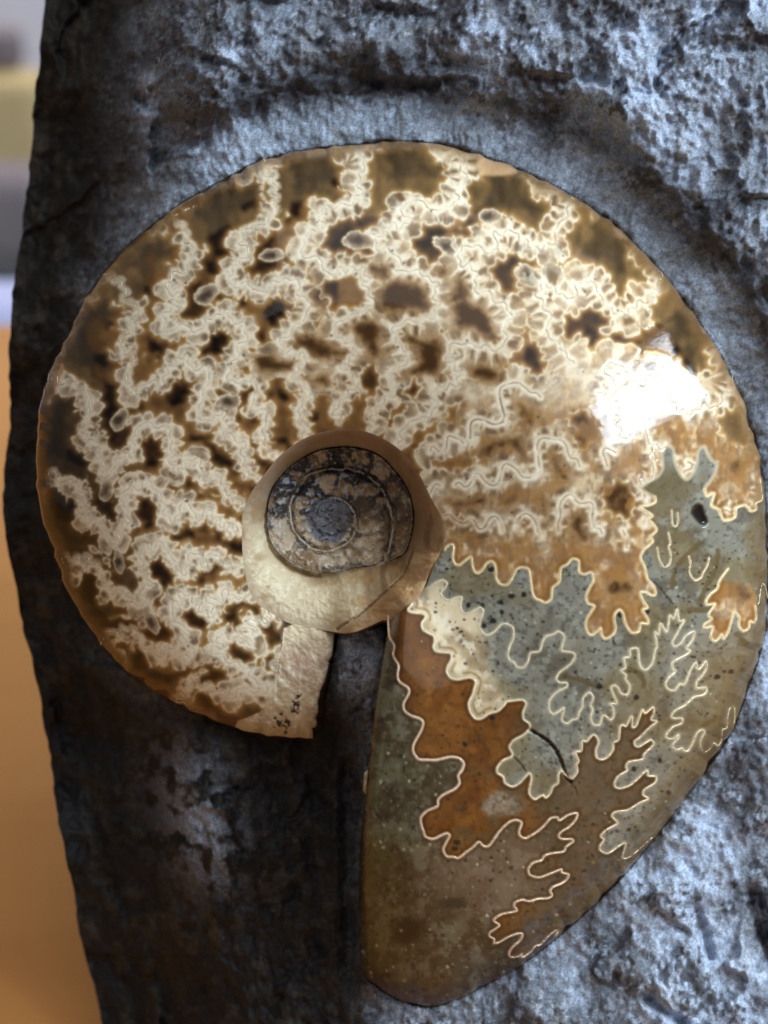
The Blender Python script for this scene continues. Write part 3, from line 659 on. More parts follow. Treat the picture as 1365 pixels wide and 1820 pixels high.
    olive = sstep(82, 18, np.hypot((Xg - 1185) / 1., (Yg - 862) / .75) + (n20 - .5) * 60 + (n8 - .5) * 20)
    mix(g, rgb(98, 84, 56), olive * .75)
    for q in STRK:
        dq = dist_lines([chaikin(q, 2)], 16)
        mix(g, rgb(92, 76, 48), sstep(7, 2, dq + (n8 - .5) * 5) * .8)
    for q in FING:
        dq = dist_lines([chaikin(q, 2)], 26)
        mix(g, rgb(112, 92, 62), sstep(14, 5, dq) * .35)
        mix(g, rgb(222, 203, 165), sstep(2.6, 1, dq) * .8)
    gm = greyA | greyB
    img[gm] = g[gm]
    s3d = dist_lines([s3], 30); s2d = dist_lines([s2], 40); s1d = dist_lines([s1], 30)
    # pale calcite wedge between the two sutures beside the umbilicus
    wedge = fill(chaikin(TR('A', '380,70 500,40 660,190 830,290 800,440 850,560 830,720 900,860 1010,1020 940,1120 740,1190 680,1050 720,930 650,860 500,800 520,650 400,610 300,420 180,290 270,200'), 1, True))
    wa = boxblur(wedge.astype(np.float32), 11) * greyB
    wc = np.empty_like(img); wc[:] = rgb(218, 200, 165)
    mix(wc, rgb(150, 128, 96), sstep(.45, .7, n45) * .9); mix(wc, rgb(240, 228, 202), sstep(.5, .72, spk2) * .7)
    mix(wc, rgb(226, 205, 165), sstep(30, 8, np.minimum(s2d, s3d)) * .5)
    img = img * (1 - wa[..., None]) + wc * wa[..., None]
    fadeL = leaf * sstep(1052, 1008, Yg + (n20 - .5) * 40)
    img = img * (1 - fadeL[..., None]) + g * fadeL[..., None]
    mix(img, rgb(118, 80, 34), np.where(greyB & wedge, np.exp(-((s2d - 9) / 2.4) ** 2) * .6 * sstep(.35, .5, n20), 0))

    o = np.empty_like(img); o[:] = rgb(110, 69, 30)
    mix(o, rgb(94, 54, 22), sstep(.45, .7, n45) * .7); mix(o, rgb(126, 82, 38), sstep(.55, .75, n20) * .5)
    lowr = sstep(1360, 1520, Yg + (n45 - .5) * 90) * sstep(880, 1000, Xg)
    mix(o, rgb(98, 76, 44), lowr * .75 * sstep(.35, .6, n45)); mix(o, rgb(122, 78, 62), sstep(.5, .66, spk2) * lowr * .6)
    mix(o, rgb(136, 84, 34), sstep(80, 20, np.hypot(Xg - 950, (Yg - 1615) * 1.3)) * .7)
    blot = sstep(45, 22, np.hypot((Xg - 895) * .9, (Yg - 1428) * 1.5) + (n20 - .5) * 22)
    mix(o, rgb(146, 140, 126), blot * .75 * (.5 + spk))
    mix(o, rgb(92, 80, 64), sstep(880, 1000, Xg + (n45 - .5) * 90) * sstep(1230, 1300, Yg) * .95 * (.65 + .5 * spk2))
    mix(o, rgb(72, 44, 20), sstep(760, 690, Xg) * .4)
    mix(o, rgb(86, 74, 54), sstep(.53, .66, fbm(RH, RW, 30, 77, 4)) * sstep(1330, 1430, Yg) * .6)
    o *= (.86 + .28 * fbm(RH, RW, 16, 79, 4))[..., None]
    mix(o, rgb(60, 38, 18), sstep(.58, .72, fbm(RH, RW, 7, 80, 3)) * .35)
    img[orange] = o[orange]

    b = np.empty_like(img); b[:] = rgb(78, 68, 48)
    mix(b, rgb(62, 42, 22), sstep(.42, .6, n45) * .75); mix(b, rgb(116, 112, 92), sstep(.5, .7, n45) * .75)
    mix(b, rgb(54, 42, 26), sstep(.52, .7, spk2) * .55); mix(b, rgb(132, 126, 104), sstep(.58, .75, spk) * .5)
    mix(b, rgb(86, 88, 52), sstep(760, 660, Xg) * sstep(.45, .65, n20) * .6)
    mix(b, rgb(124, 102, 84), sstep(120, 40, np.hypot((Xg - 880) * .7, (Yg - 1550))) * .55)
    mix(b, rgb(34, 26, 16), sstep(36, 8, np.hypot((Xg - 722) * .9, Yg - 1655) + (n20 - .5) * 26) * .85)
    mix(b, rgb(44, 38, 30), sstep(16, 5, np.hypot((Xg - 808) * .45, (Yg - 1605) * 1.1)) * .8)
    mix(b, rgb(98, 72, 38), sstep(70, 10, 1790 - Yg + (n45 - .5) * 40) * .6)
    img[body] = b[body]
    rest = greyA | greyB | orange | body
    # specks: dark pits and pale grains
    for _ in range(2000):
        x, y = rng.uniform(640, 1350), rng.uniform(960, 1785)
        i, j = int(y - RY0), int(x - RX0)
        if not rest[i, j]:
            continue
        big = body[i, j] or lowr[i, j] > .4
        if orange[i, j] and not big and rng.random() < .85:
            continue
        r = rng.uniform(.7, 3.0 if big else 2.3); R = 7
        sl = (slice(i - R, i + R), slice(j - R, j + R))
        q = np.hypot((Xg[sl] - x) * rng.uniform(.7, 1.3), (Yg[sl] - y))
        if rng.random() < (.24 if big else .16):
            mix(img[sl], rgb(196, 188, 160) if rng.random() < .7 else rgb(150, 146, 84), sstep(r + .8, r - .8, q) * rng.uniform(.4, .9))
        else:
            mix(img[sl], rgb(40, 36, 30), sstep(r + 1.4, r - .4, q) * rng.uniform(.3, .85))
    for arr in PITS:
        for x, y in arr:
            i, j = int(y - RY0), int(x - RX0); R = 12
            sl = (slice(i - R, i + R), slice(j - R, j + R))
            q = np.hypot((Xg[sl] - x) * rng.uniform(.7, 1.2), Yg[sl] - y) + (n3[sl] - .5) * 3
            mix(img[sl], rgb(34, 32, 28), sstep(6.2, 3.4, q) * .9)
    crk = dist_lines([chaikin(CRACK[0], 2)], 10) + (n3 - .5) * 3; crk2 = dist_lines([chaikin(c, 2) for c in CRACK[1:]], 10) + (n3 - .5) * 2
    mix(img, rgb(22, 18, 14), sstep(3.4, 1.4, crk) * .9); mix(img, rgb(44, 38, 30), sstep(2.2, .6, crk2) * .8)
    # broken pit in the grey rock
    pit = fill(chaikin(TR('o', '735,590 770,525 825,530 850,620 880,690 820,700 760,630'), 1, True))
    mix(img, rgb(28, 20, 20), boxblur(pit.astype(np.float32), 2) * .95)

    # --- suture seams (colour under the raised seam lines)
    near = np.minimum(np.minimum(s1d, s2d), s3d)
    mix(img, rgb(208, 194, 160), np.where(gm, sstep(7, 1.0, np.minimum(s2d, s3d)) * .38, 0))
    mix(img, rgb(224, 208, 174), sstep(2.4, .8, np.minimum(s2d, s3d)) * .85)
    mix(img, rgb(60, 36, 14), np.where(orange | body, np.exp(-((near - 5.5) / 2.2) ** 2) * .5, 0))
    mix(img, rgb(224, 196, 166), sstep(2.5, .9, s1d) * .95)
    s4l = dist_lines([thru(S4a), thru(S4c), thru(LEAF[:28])], 20)
    s4soft = dist_lines([thru(S4b)], 20)
    inner4 = P | leaf
    mix(img, rgb(120, 74, 30), np.where(inner4, np.exp(-((s4l - 6.5) / 3.0) ** 2) * .55 * sstep(.3, .55, n20), 0))
    mix(img, rgb(230, 208, 160), sstep(3.4, 1.3, s4l) * .9)
    mix(img, rgb(204, 188, 160), sstep(5, 1.5, s4soft) * .6)

    # --- margin of the whorl: tan rind, and the beige unpolished shell strip
    od = dist_lines([chaikin(OUTER, 1)], 60)
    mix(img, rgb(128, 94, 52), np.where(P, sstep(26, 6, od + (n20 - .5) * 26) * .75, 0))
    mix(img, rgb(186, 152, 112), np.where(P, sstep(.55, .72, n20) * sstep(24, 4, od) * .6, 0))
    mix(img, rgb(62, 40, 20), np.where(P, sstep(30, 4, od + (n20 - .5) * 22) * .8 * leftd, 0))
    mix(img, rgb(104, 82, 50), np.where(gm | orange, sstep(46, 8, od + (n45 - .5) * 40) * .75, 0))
    shell = fill(chaikin(TR('e', '450,170 600,190 720,240 800,300 700,325 560,335 450,320'), 1, True))
    mix(img, rgb(205, 168, 124), boxblur(shell.astype(np.float32), 2) * .9)
    tick = dist_lines([TR('a', '275,40 250,120 225,210')], 8)
    mix(img, rgb(206, 150, 112), sstep(3.4, 1.4, tick) * .85)
    sp = np.empty_like(img); sp[:] = rgb(210, 192, 160)
    mix(sp, rgb(184, 158, 132), sstep(80, 30, np.hypot(Xg - 545, (Yg - 1160) * .8) + (n45 - .5) * 40) * .85)
    mix(sp, rgb(224, 212, 190), sstep(.5, .72, fbm(RH, RW, 10, 91, 3, .7, 2.4)) * .75)
    mix(sp, rgb(160, 136, 112), sstep(.52, .72, n20) * .5)
    for cx, cy, r in ((500, 1283, 17), (526, 1256, 10), (533, 1238, 6)):
        q = np.hypot(Xg - cx, Yg - cy) + (n8 - .5) * 34
        mix(sp, rgb(50, 44, 40), sstep(r, r - 6, q) * sstep(.38, .5, spk) * .95)
    mix(sp, rgb(220, 206, 170), sstep(1165, 1118, Yg + (n20 - .5) * 30) * .85)
    img[spout] = sp[spout]
    soft = np.stack([boxblur(img[..., c], 1, 1) for c in range(3)], -1)
    img = np.where(P[..., None], soft, img)
    img *= (.965 + .07 * n3)[..., None]
    reg = np.zeros((RH, RW), np.int8)
    reg[greyA] = 1; reg[greyB] = 2; reg[orange] = 3; reg[body] = 4; reg[spout] = 5; reg[leaf] = 6
    relief = np.zeros((RH, RW), np.float32)
    relief += np.where(spout, (fbm(RH, RW, 16, 98, 3) - .5) * 9, 0) + np.where(P, -.3 * boxblur(hole.astype(np.float32) * (kind > 0), 2), 0)
    relief -= .45 * sstep(2.2, .5, ld) * P
    relief += (fbm(RH, RW, 110, 95, 2) - .5) * 1.2 + (n20 - .5) * .12
    relief -= 5 * sstep(4.5, 1.5, crk) + 10 * boxblur(pit.astype(np.float32), 3)
    return np.clip(img, 0, 1), reg, relief, U

# ---------------------------------------------------------------- scene helpers
def link(o, parent=None):
    bpy.context.collection.objects.link(o)
    if parent is not None:
        o.parent = parent
    return o


def mesh_obj(name, verts, faces, mat, parent=None, col=None, smooth=True, normals=None, extra=None):
    me = bpy.data.meshes.new(name)
    verts = np.asarray(verts, np.float32); faces = np.asarray(faces, np.int32)
    k = faces.shape[1]
    me.vertices.add(len(verts)); me.vertices.foreach_set('co', verts.ravel())
    me.loops.add(faces.size); me.loops.foreach_set('vertex_index', faces.ravel())
    me.polygons.add(len(faces))
    me.polygons.foreach_set('loop_start', np.arange(0, faces.size, k, dtype=np.int32))
    me.polygons.foreach_set('loop_total', np.full(len(faces), k, np.int32))
    me.polygons.foreach_set('use_smooth', np.full(len(faces), smooth, bool))
    if col is not None:
        at = me.color_attributes.new('stone', 'FLOAT_COLOR', 'POINT')
        c4 = np.ones((len(verts), 4), np.float32); c4[:, :3] = col
        at.data.foreach_set('color', c4.ravel())
    if extra is not None:
        for nm, arr in extra.items():
            a = me.attributes.new(nm, 'FLOAT', 'POINT'); a.data.foreach_set('value', np.asarray(arr, np.float32))
    me.update(calc_edges=True); me.validate()
    if normals is not None:
        me.normals_split_custom_set_from_vertices(normals.astype(np.float32))
    me.materials.append(mat)
    return link(bpy.data.objects.new(name, me), parent)


def sub_mesh(name, verts, faces, mat, parent, col, normals):
    u, inv = np.unique(faces, return_inverse=True)
    return mesh_obj(name, verts[u], inv.reshape(faces.shape), mat, parent, col[u], True, normals[u])


def grid_faces(nr, nc):
    i = np.arange(nr - 1)[:, None] * nc + np.arange(nc - 1)[None, :]
    return np.stack([i, i + 1, i + nc + 1, i + nc], -1).reshape(-1, 4)


def grid_normals(V, nr, nc):
    g = V.reshape(nr, nc, 3)
    a = np.gradient(g, axis=1); b = np.gradient(g, axis=0)
    n = np.cross(a, b); n /= np.linalg.norm(n, axis=-1, keepdims=True) + 1e-12
    return n.reshape(-1, 3)


def to_local(px, py, z):
    """photo px + height above the focal plane (all in 0.1 mm) -> metres in the stone's own frame"""
    k = 1 - z * PXM / CAM_D
    return np.stack([(px - 682.5) * PXM * k, (910 - py) * PXM * k, z * PXM], -1)


def sample(arr, px, py):
    x = np.clip(px - RX0, 0, arr.shape[1] - 1.001); y = np.clip(py - RY0, 0, arr.shape[0] - 1.001)
    x0 = x.astype(int); y0 = y.astype(int); fx = x - x0; fy = y - y0
    if arr.ndim == 3:
        fx = fx[..., None]; fy = fy[..., None]
    return ((arr[y0, x0] * (1 - fx) + arr[y0, x0 + 1] * fx) * (1 - fy)
            + (arr[y0 + 1, x0] * (1 - fx) + arr[y0 + 1, x0 + 1] * fx) * fy)


def nodes_of(name):
    m = bpy.data.materials.new(name); m.use_nodes = True
    nt = m.node_tree; b = nt.nodes['Principled BSDF']
    return m, nt, b


def add_noise(nt, scale, detail=4, rough=.55, dist=0.0, vec=None):
    n = nt.nodes.new('ShaderNodeTexNoise')
    n.inputs['Scale'].default_value = scale; n.inputs['Detail'].default_value = detail
    n.inputs['Roughness'].default_value = rough; n.inputs['Distortion'].default_value = dist
    if vec is not None:
        nt.links.new(vec, n.inputs['Vector'])
    return n


def add_ramp(nt, src, stops):
    r = nt.nodes.new('ShaderNodeValToRGB')
    while len(r.color_ramp.elements) < len(stops):
        r.color_ramp.elements.new(.5)
    for e, (p, c) in zip(r.color_ramp.elements, stops):
        e.position = p; e.color = (*c, 1) if len(c) == 3 else c
    nt.links.new(src, r.inputs['Fac'])
    return r


def add_bump(nt, bsdf, src, strength, dist):
    b = nt.nodes.new('ShaderNodeBump')
    b.inputs['Strength'].default_value = strength; b.inputs['Distance'].default_value = dist
    nt.links.new(src, b.inputs['Height']); nt.links.new(b.outputs['Normal'], bsdf.inputs['Normal'])
    return b


def mat_polished(name, rough, bump, coat=0.0, spec=.5, rvar=.05):
    m, nt, b = nodes_of(name)
    a = nt.nodes.new('ShaderNodeVertexColor'); a.layer_name = 'stone'
    nt.links.new(a.outputs['Color'], b.inputs['Base Color'])
    tc = nt.nodes.new('ShaderNodeTexCoord')
    n = add_noise(nt, 900, 3, .6, 0, tc.outputs['Object'])
    mr = nt.nodes.new('ShaderNodeMapRange'); mr.inputs['To Min'].default_value = rough; mr.inputs['To Max'].default_value = rough + rvar
    mr.inputs['From Min'].default_value = .35; mr.inputs['From Max'].default_value = .7
    nt.links.new(n.outputs['Fac'], mr.inputs['Value']); nt.links.new(mr.outputs['Result'], b.inputs['Roughness'])
    b.inputs['Specular IOR Level'].default_value = spec
    b.inputs['Coat Weight'].default_value = coat; b.inputs['Coat Roughness'].default_value = .05
    if bump:
        n2 = add_noise(nt, 1500, 4, .6, 0, tc.outputs['Object'])
        add_bump(nt, b, n2.outputs['Fac'], bump, .0004)
    return m


M_POL = mat_polished('polished_calcite', .05, .02, spec=.32)
M_MUD = mat_polished('polished_mudstone', .22, .06, spec=.45, rvar=.12)
M_SHELL = mat_polished('dull_shell', .38, .25, spec=.4, rvar=.15)
M_SEAM = mat_polished('suture_calcite', .18, .0)
M_ROCK = mat_polished('dark_rock', .55, 0, spec=.25, rvar=.25)
nt = M_ROCK.node_tree; b_ = nt.nodes['Principled BSDF']
va = [n for n in nt.nodes if n.bl_idname == 'ShaderNodeVertexColor'][0]
tc = nt.nodes.new('ShaderNodeTexCoord')
sp1 = add_noise(nt, 2600, 3, .65, .3, tc.outputs['Object']); rp1 = add_ramp(nt, sp1.outputs['Fac'], [(.33, (.66, .66, .67)), (.5, (.96, .96, .96)), (.68, (1.36, 1.38, 1.41))])
sp2 = add_noise(nt, 700, 4, .6, .5, tc.outputs['Object']); rp2 = add_ramp(nt, sp2.outputs['Fac'], [(.3, (.62, .6, .58)), (.7, (1.3, 1.33, 1.38))])
mx = nt.nodes.new('ShaderNodeMix'); mx.data_type = 'RGBA'; mx.blend_type = 'MULTIPLY'; mx.inputs['Factor'].default_value = 1
mx2 = nt.nodes.new('ShaderNodeMix'); mx2.data_type = 'RGBA'; mx2.blend_type = 'MULTIPLY'; mx2.inputs['Factor'].default_value = 1
nt.links.new(va.outputs['Color'], mx.inputs[6]); nt.links.new(rp1.outputs['Color'], mx.inputs[7])
nt.links.new(mx.outputs[2], mx2.inputs[6]); nt.links.new(rp2.outputs['Color'], mx2.inputs[7])
nt.links.new(mx2.outputs[2], b_.inputs['Base Color'])
ad = nt.nodes.new('ShaderNodeMath'); ad.operation = 'ADD'; nt.links.new(sp1.outputs['Fac'], ad.inputs[0]); nt.links.new(sp2.outputs['Fac'], ad.inputs[1])
add_bump(nt, b_, ad.outputs[0], .34, .0006)

# ---------------------------------------------------------------- the ammonite's polished whorl
img, reg, relief, Ufield = paint_face()
img_l = lin(img).astype(np.float32)


wid = np.hypot(*(outer - inner).T)
wid = boxblur(np.repeat(wid[:, None], 3, 1).astype(np.float32), 40)[:, 1]
q = 1 - tt[None, :]
Hm = (0.35 * wid)[:, None]
q0 = .62
hz = np.where(q < q0, Hm * (1 - np.abs(1 - q / q0) ** 2.2), Hm * (1 - .20 * ((q - q0) / (1 - q0)) ** 2))
px, py = G[..., 0], G[..., 1]
eO = q * wid[:, None]
hz = hz + 10 - 24 * (1 - np.sqrt(np.clip(1 - (1 - np.clip(eO / 34, 0, 1)) ** 2, 0, 1)))
# the two broken ends are a little rounded
eB = np.abs((uu[-1] - uu) * 4300)[:, None] * (tt[None, :] * .95 + .05)
hz = hz - 26 * (1 - np.sqrt(np.clip(1 - (1 - np.clip(eB / 26, 0, 1)) ** 2, 0, 1)))
eA = (uu * 4300)[:, None] * (tt[None, :] * .6 + .4)
hz = hz - 8 * (1 - np.sqrt(np.clip(1 - (1 - np.clip(eA / 10, 0, 1)) ** 2, 0, 1)))
hz = hz + sample(relief, px, py)
Zw = hz
V = to_local(px, py, Zw).reshape(-1, 3)
N = -grid_normals(V, NU, NT)
if N[len(N) // 2, 2] < 0:
    N = -N
C = sample(img_l, px, py).reshape(-1, 3)
F = grid_faces(NU, NT)
v0, v1, v2 = V[F[0, 0]], V[F[0, 1]], V[F[0, 2]]
if np.cross(v1 - v0, v2 - v0)[2] < 0:
    F = F[:, ::-1]
fc = G.reshape(-1, 2)[F].mean(1)
fi = np.clip((fc[:, 1] - RY0).astype(int), 0, RH - 1); fj = np.clip((fc[:, 0] - RX0).astype(int), 0, RW - 1)
freg = reg[fi, fj]
# chambers of the cream part: cut along meandering seams, one per step of the spiral
fu = (np.arange(NU - 1)[:, None] + np.zeros((1, NT - 1))).reshape(-1) / (NU - 1)
NCH = 18
ch = np.floor(fu / fu[freg == 0].max() * NCH + (Ufield[fi, fj] - .5) * 2.2)
ch = np.clip(ch, 0, NCH - 1).astype(int)

ammonite = link(bpy.data.objects.new('ammonite_fossil', None))
ammonite['label'] = 'polished spiral ammonite fossil in cream, brown and grey, set in the dark stone'
ammonite['category'] = 'fossil'
for k in range(NCH):
    s = (freg == 0) & (ch == k)
    if s.sum() > 50:
        sub_mesh('chamber', V, F[s], M_POL, ammonite, C, N)
for code, nm, mt, lb in ((1, 'mudstone_chamber', M_POL, 'grey mudstone filling with frilled edges'),
                         (2, 'mudstone_chamber', M_POL, 'grey chamber with pale cream wedge'),
                         (3, 'calcite_chamber', M_POL, 'orange brown calcite filling'),
                         (4, 'body_chamber', M_MUD, 'speckled olive brown end of the shell'),
                         (5, 'shell_wall', M_SHELL, 'beige unpolished strip of broken shell'),
                         (6, 'calcite_leaf', M_POL, 'brown leaf-shaped patch near the right rim')):
    s = freg == code
    if s.sum() > 50:
        o = sub_mesh(nm, V, F[s], mt, ammonite, C, N)
        o['label'] = lb
# flanks: the whorl goes on down into the stone
def skirt(name, ring_px, ring_z, depth, inset, colr, mat, n=6):
    ring_px = np.asarray(ring_px); nr = len(ring_px)
    d = np.gradient(ring_px, axis=0); nrm = np.stack([d[:, 1], -d[:, 0]], 1); nrm /= np.linalg.norm(nrm, axis=1, keepdims=True) + 1e-9
    rows = []
    for i in range(n):
        f = i / (n - 1)
        p = ring_px + nrm * inset * f ** 1.3
        rows.append(to_local(p[:, 0], p[:, 1], ring_z - depth * f))
    vv = np.concatenate(rows); cc = np.tile(colr, (n, 1)) * (.9 + .2 * np.random.default_rng(3).random((len(vv), 1)))
    return mesh_obj(name, vv, grid_faces(n, nr), mat, ammonite, cc)


skirt('flank', G[::3, -1], Zw[::3, -1], 90, -10, C.reshape(NU, NT, 3)[::3, -3], M_SHELL)
skirt('broken_end', G[-1, ::2], Zw[-1, ::2], np.linspace(90, 260, len(tt[::2])), 12, lin(np.tile(rgb(58, 46, 32), (len(tt[::2]), 1))), M_SHELL)
skirt('broken_end', G[0, ::2], Zw[0, ::2], 170, 20, lin(np.tile(rgb(92, 66, 44), (len(tt[::2]), 1))), M_SHELL)

# height lookup of the polished face, for the seams that stand on it
zr = np.zeros((RH // 2 + 1, RW // 2 + 1)); zc = np.zeros_like(zr)
ii = ((py - RY0) / 2).astype(int).clip(0, RH // 2); jj = ((px - RX0) / 2).astype(int).clip(0, RW // 2)
np.add.at(zr, (ii, jj), Zw); np.add.at(zc, (ii, jj), 1)
zr = boxblur(zr.astype(np.float32), 2) / np.maximum(boxblur(zc.astype(np.float32), 2), 1e-4)


def zface(p):
    return zr[((p[:, 1] - RY0) / 2).astype(int).clip(0, RH // 2), ((p[:, 0] - RX0) / 2).astype(int).clip(0, RW // 2)]


def seam(pts, wpx, hpx, colr, label=None, name='suture_line'):
    p = thru(pts)
    L = np.hypot(*np.diff(p, axis=0).T).sum()
    p, _ = resample(p, int(L / 2.2) + 2)
    d = np.gradient(p, axis=0); nr = np.stack([-d[:, 1], d[:, 0]], 1); nr /= np.linalg.norm(nr, axis=1, keepdims=True) + 1e-9
    z = zface(p); w = wpx * (.5 + .9 * np.interp(np.arange(len(p)), np.arange(0, len(p) + 12, 12), rng.random(len(np.arange(0, len(p) + 12, 12)))))
    offs = np.array([-1, -.75, -.3, .3, .75, 1]); hs = np.array([-1.2, .35, 1, 1, .35, -1.2])
    rows = []
    for i in range(len(offs)):
        pp = p + nr * (offs[i] * w / 2)[:, None]
        rows.append(to_local(pp[:, 0], pp[:, 1], z + hs[i] * hpx))
    vv = np.concatenate(rows)
    fr = rng.random((len(p), 1)); fr = (fr + np.roll(fr, 1, 0) + np.roll(fr, 2, 0)) / 3
    cc = lin(np.tile(np.clip(rgb(*colr) * (.84 + .3 * fr), 0, 1), (6, 1)))
    f = grid_faces(6, len(p))
    o = mesh_obj(name, vv, f, M_SEAM, ammonite, cc)
    if label:
        o['label'] = label
    return o


seam(S1, 3.3, .45, (226, 196, 168), 'crisp pinkish white suture round the orange calcite')
seam(S2, 2.9, .45, (226, 206, 168), 'cream suture between orange and grey chambers')
seam(S3, 2.5, .4, (220, 208, 176), 'cream frilled suture across the grey mudstone')
seam(S4a, 2.6, .4, (226, 202, 154), 'tan suture edging the cream chambers')
seam(S4c, 2.6, .4, (224, 204, 160))
seam(LEAF[:28], 2.5, .4, (226, 206, 164))
seam(SPUR, 2.4, .4, (214, 200, 168))
for f_ in FING:
    seam(f_, 2.0, .35, (206, 190, 156))
for l_ in SUT:
    q_ = resample(l_, 210)[0]
    ok_ = reg[(q_[:, 1] - RY0).astype(int).clip(0, RH - 1), (q_[:, 0] - RX0).astype(int).clip(0, RW - 1)] == 0
    ok_[-10:] = False
    cut = np.flatnonzero(np.diff(np.r_[0, ok_.astype(int), 0])); runs = sorted(zip(cut[::2], cut[1::2]), key=lambda r: r[0] - r[1])
    if runs and runs[0][1] - runs[0][0] > 40:
        seam(q_[runs[0][0]:runs[0][1]], 1.6, .12, (216, 200, 170))
# ---------------------------------------------------------------- the umbilicus: funnel wall and inner whorls
cu = np.array([603., 925.])
rim = np.concatenate([inner[::6], np.array([[680, 1100], [655, 1112], [630, 1122], [612, 1124]])])
zrim0 = np.concatenate([Zw[::6, 0], np.full(4, 70.)])
ang = np.unwrap(np.arctan2(rim[:, 1] - cu[1], rim[:, 0] - cu[0]))
NA, NR = 720, 170
th = np.linspace(-np.pi, np.pi, NA + 1)
rr_ = np.hypot(rim[:, 0] - cu[0], rim[:, 1] - cu[1])
am = np.mod(ang + np.pi, 2 * np.pi) - np.pi; od_ = np.argsort(am)
per = lambda v: np.interp(th, np.r_[am[od_] - 2 * np.pi, am[od_], am[od_] + 2 * np.pi], np.r_[v[od_], v[od_], v[od_]])
sm_ = lambda v, k: np.convolve(np.r_[v[-k - 1:-1], v, v[1:k + 1]], np.hanning(2 * k + 3)[1:-1] / np.hanning(2 * k + 3).sum(), 'valid')
zrim0[:12] = zrim0[12]; zrim0[-8:] = .5 * zrim0[12] + .5 * zrim0[-12]
Rrim, Zrim = sm_(per(rr_), 4) + 1.5, sm_(per(zrim0), 24)


def polar_curve(w, txt):
    p = TR(w, txt); a = np.arctan2(p[:, 1] - cu[1], p[:, 0] - cu[0]); r = np.hypot(p[:, 0] - cu[0], p[:, 1] - cu[1])
    o = np.argsort(a); a, r = a[o], r[o]
    v = np.interp(th, np.r_[a - 2 * np.pi, a, a + 2 * np.pi], np.r_[r, r, r])
    k = 9
    return np.convolve(np.r_[v[-k - 1:-1], v, v[1:k + 1]], np.ones(2 * k + 1) / (2 * k + 1), 'valid')


Rin = polar_curve('U', '245,560 275,420 340,330 440,250 520,205 620,185 760,185 880,220 980,320 1060,440 1085,560 1070,700 1040,790 960,830 880,850 760,865 640,895 520,905 420,870 340,820 270,740 245,640')
Rco = polar_curve('U', '430,560 450,460 530,370 640,345 740,390 800,470 790,560 765,620 700,710 610,740 520,720 450,650')
fr_ = np.linspace(0, 1, NR)[None, :]
R_ = Rrim[:, None] * fr_
Xu = cu[0] + R_ * np.cos(th)[:, None]; Yu = cu[1] + R_ * np.sin(th)[:, None]
zin = 36.
a_w = np.clip((R_ - Rin[:, None]) / (Rrim - Rin)[:, None], 0, 1)
wall = zin - 12 + (Zrim[:, None] - zin + 12) * (1 - (1 - a_w) ** 1.75)
b_w = np.clip((R_ - Rco[:, None]) / (Rin - Rco)[:, None], 0, 1)
sx_, sy_ = 587., 922.
rs_ = np.hypot(Xu - sx_, Yu - sy_) + 1e-3; ts_ = np.arctan2(Yu - sy_, Xu - sx_)
wob_ = sample(fbm(RH, RW, 26, 207, 3), Xu, Yu)
fs_ = (wob_ - .5) * .14 + np.log(rs_ / 47.) / np.log(2.5) - (ts_ - .35) / (2 * np.pi)
fr0 = fs_ - np.floor(fs_)
dome = np.sqrt(np.clip(1 - (2 * np.clip((fr0 - .06) / .88, 0, 1) - 1) ** 2, 0, 1))
ring = zin - 34 + 10 * np.clip(rs_ / 60, 0, 2) + dome * np.clip(rs_ * .24, 1, 21)
isw = R_ >= Rin[:, None]; isr = ~isw
edge_ = np.minimum(fr0, 1 - fr0) * rs_ * .9
Zu = np.where(isw, wall, ring)
inn = sstep(26, 42, rs_)
Zu = np.where(isr, Zu * inn + (1 - inn) * (zin - 26 + 10 * np.sqrt(np.clip(1 - (rs_ / 44) ** 2, 0, 1))), Zu)
Zu += np.where(isr, 5 * np.exp(-(edge_ / 2.2) ** 2) * inn, 0)
Zu += 7 * np.exp(-((R_ - Rin[:, None]) / 3.2) ** 2) * (.6 + .4 * np.cos(th - 2.4))[:, None]
un8 = sample(fbm(RH, RW, 7, 201, 3), Xu, Yu); un20 = sample(fbm(RH, RW, 20, 202, 4), Xu, Yu); un45 = sample(fbm(RH, RW, 40, 203, 3), Xu, Yu)
un3 = sample(fbm(RH, RW, 3.4, 204, 2), Xu, Yu)
rough_in = np.where(isw, .55, 1.0)
Zu += ((un8 - .5) * 7 + (un20 - .5) * 10) * rough_in * sstep(1.0, .9, fr_)
low = sstep(-.1, .6, np.sin(th - .35))[:, None]           # lower side of the funnel
cu_ = np.empty(Xu.shape + (3,), np.float32); cu_[:] = rgb(178, 156, 128)
mix(cu_, rgb(226, 212, 176), low * (.55 + .45 * un20)); mix(cu_, rgb(236, 226, 196), low * sstep(.5, .7, un8) * .6)
mix(cu_, rgb(160, 130, 90), sstep(.52, .7, un45) * .6); mix(cu_, rgb(132, 104, 82), sstep(.78, .98, fr_) * .55 * (1 - .55 * low))
rgt = sstep(.2, .9, np.cos(th - .15))[:, None]
mix(cu_, rgb(150, 118, 82), rgt * .7); mix(cu_, rgb(108, 80, 52), rgt * sstep(.5, .68, sample(fbm(RH, RW, 26, 206, 3, .5, 2.4), Xu, Yu)) * .6); mix(cu_, rgb(170, 134, 90), rgt * sstep(.5, .7, un20) * .5)
lowr_ = np.exp(-((th - 1.05) / .45) ** 2)[:, None]
mix(cu_, rgb(184, 146, 94), lowr_ * sstep(.45, .65, un20) * .7)
ledge = dist_lines([chaikin(TR('U', '1090,760 1050,880 1020,930 930,1010 860,1075 780,1150 700,1195 650,1230'), 2)], 26)
ld_ = sample(ledge, Xu, Yu)
mix(cu_, rgb(70, 48, 28), sstep(2.6, .6, ld_ + (un3 - .5) * 3) * .7 * sstep(.35, .5, un8))
Zu -= 4 * sstep(5, 1, ld_)
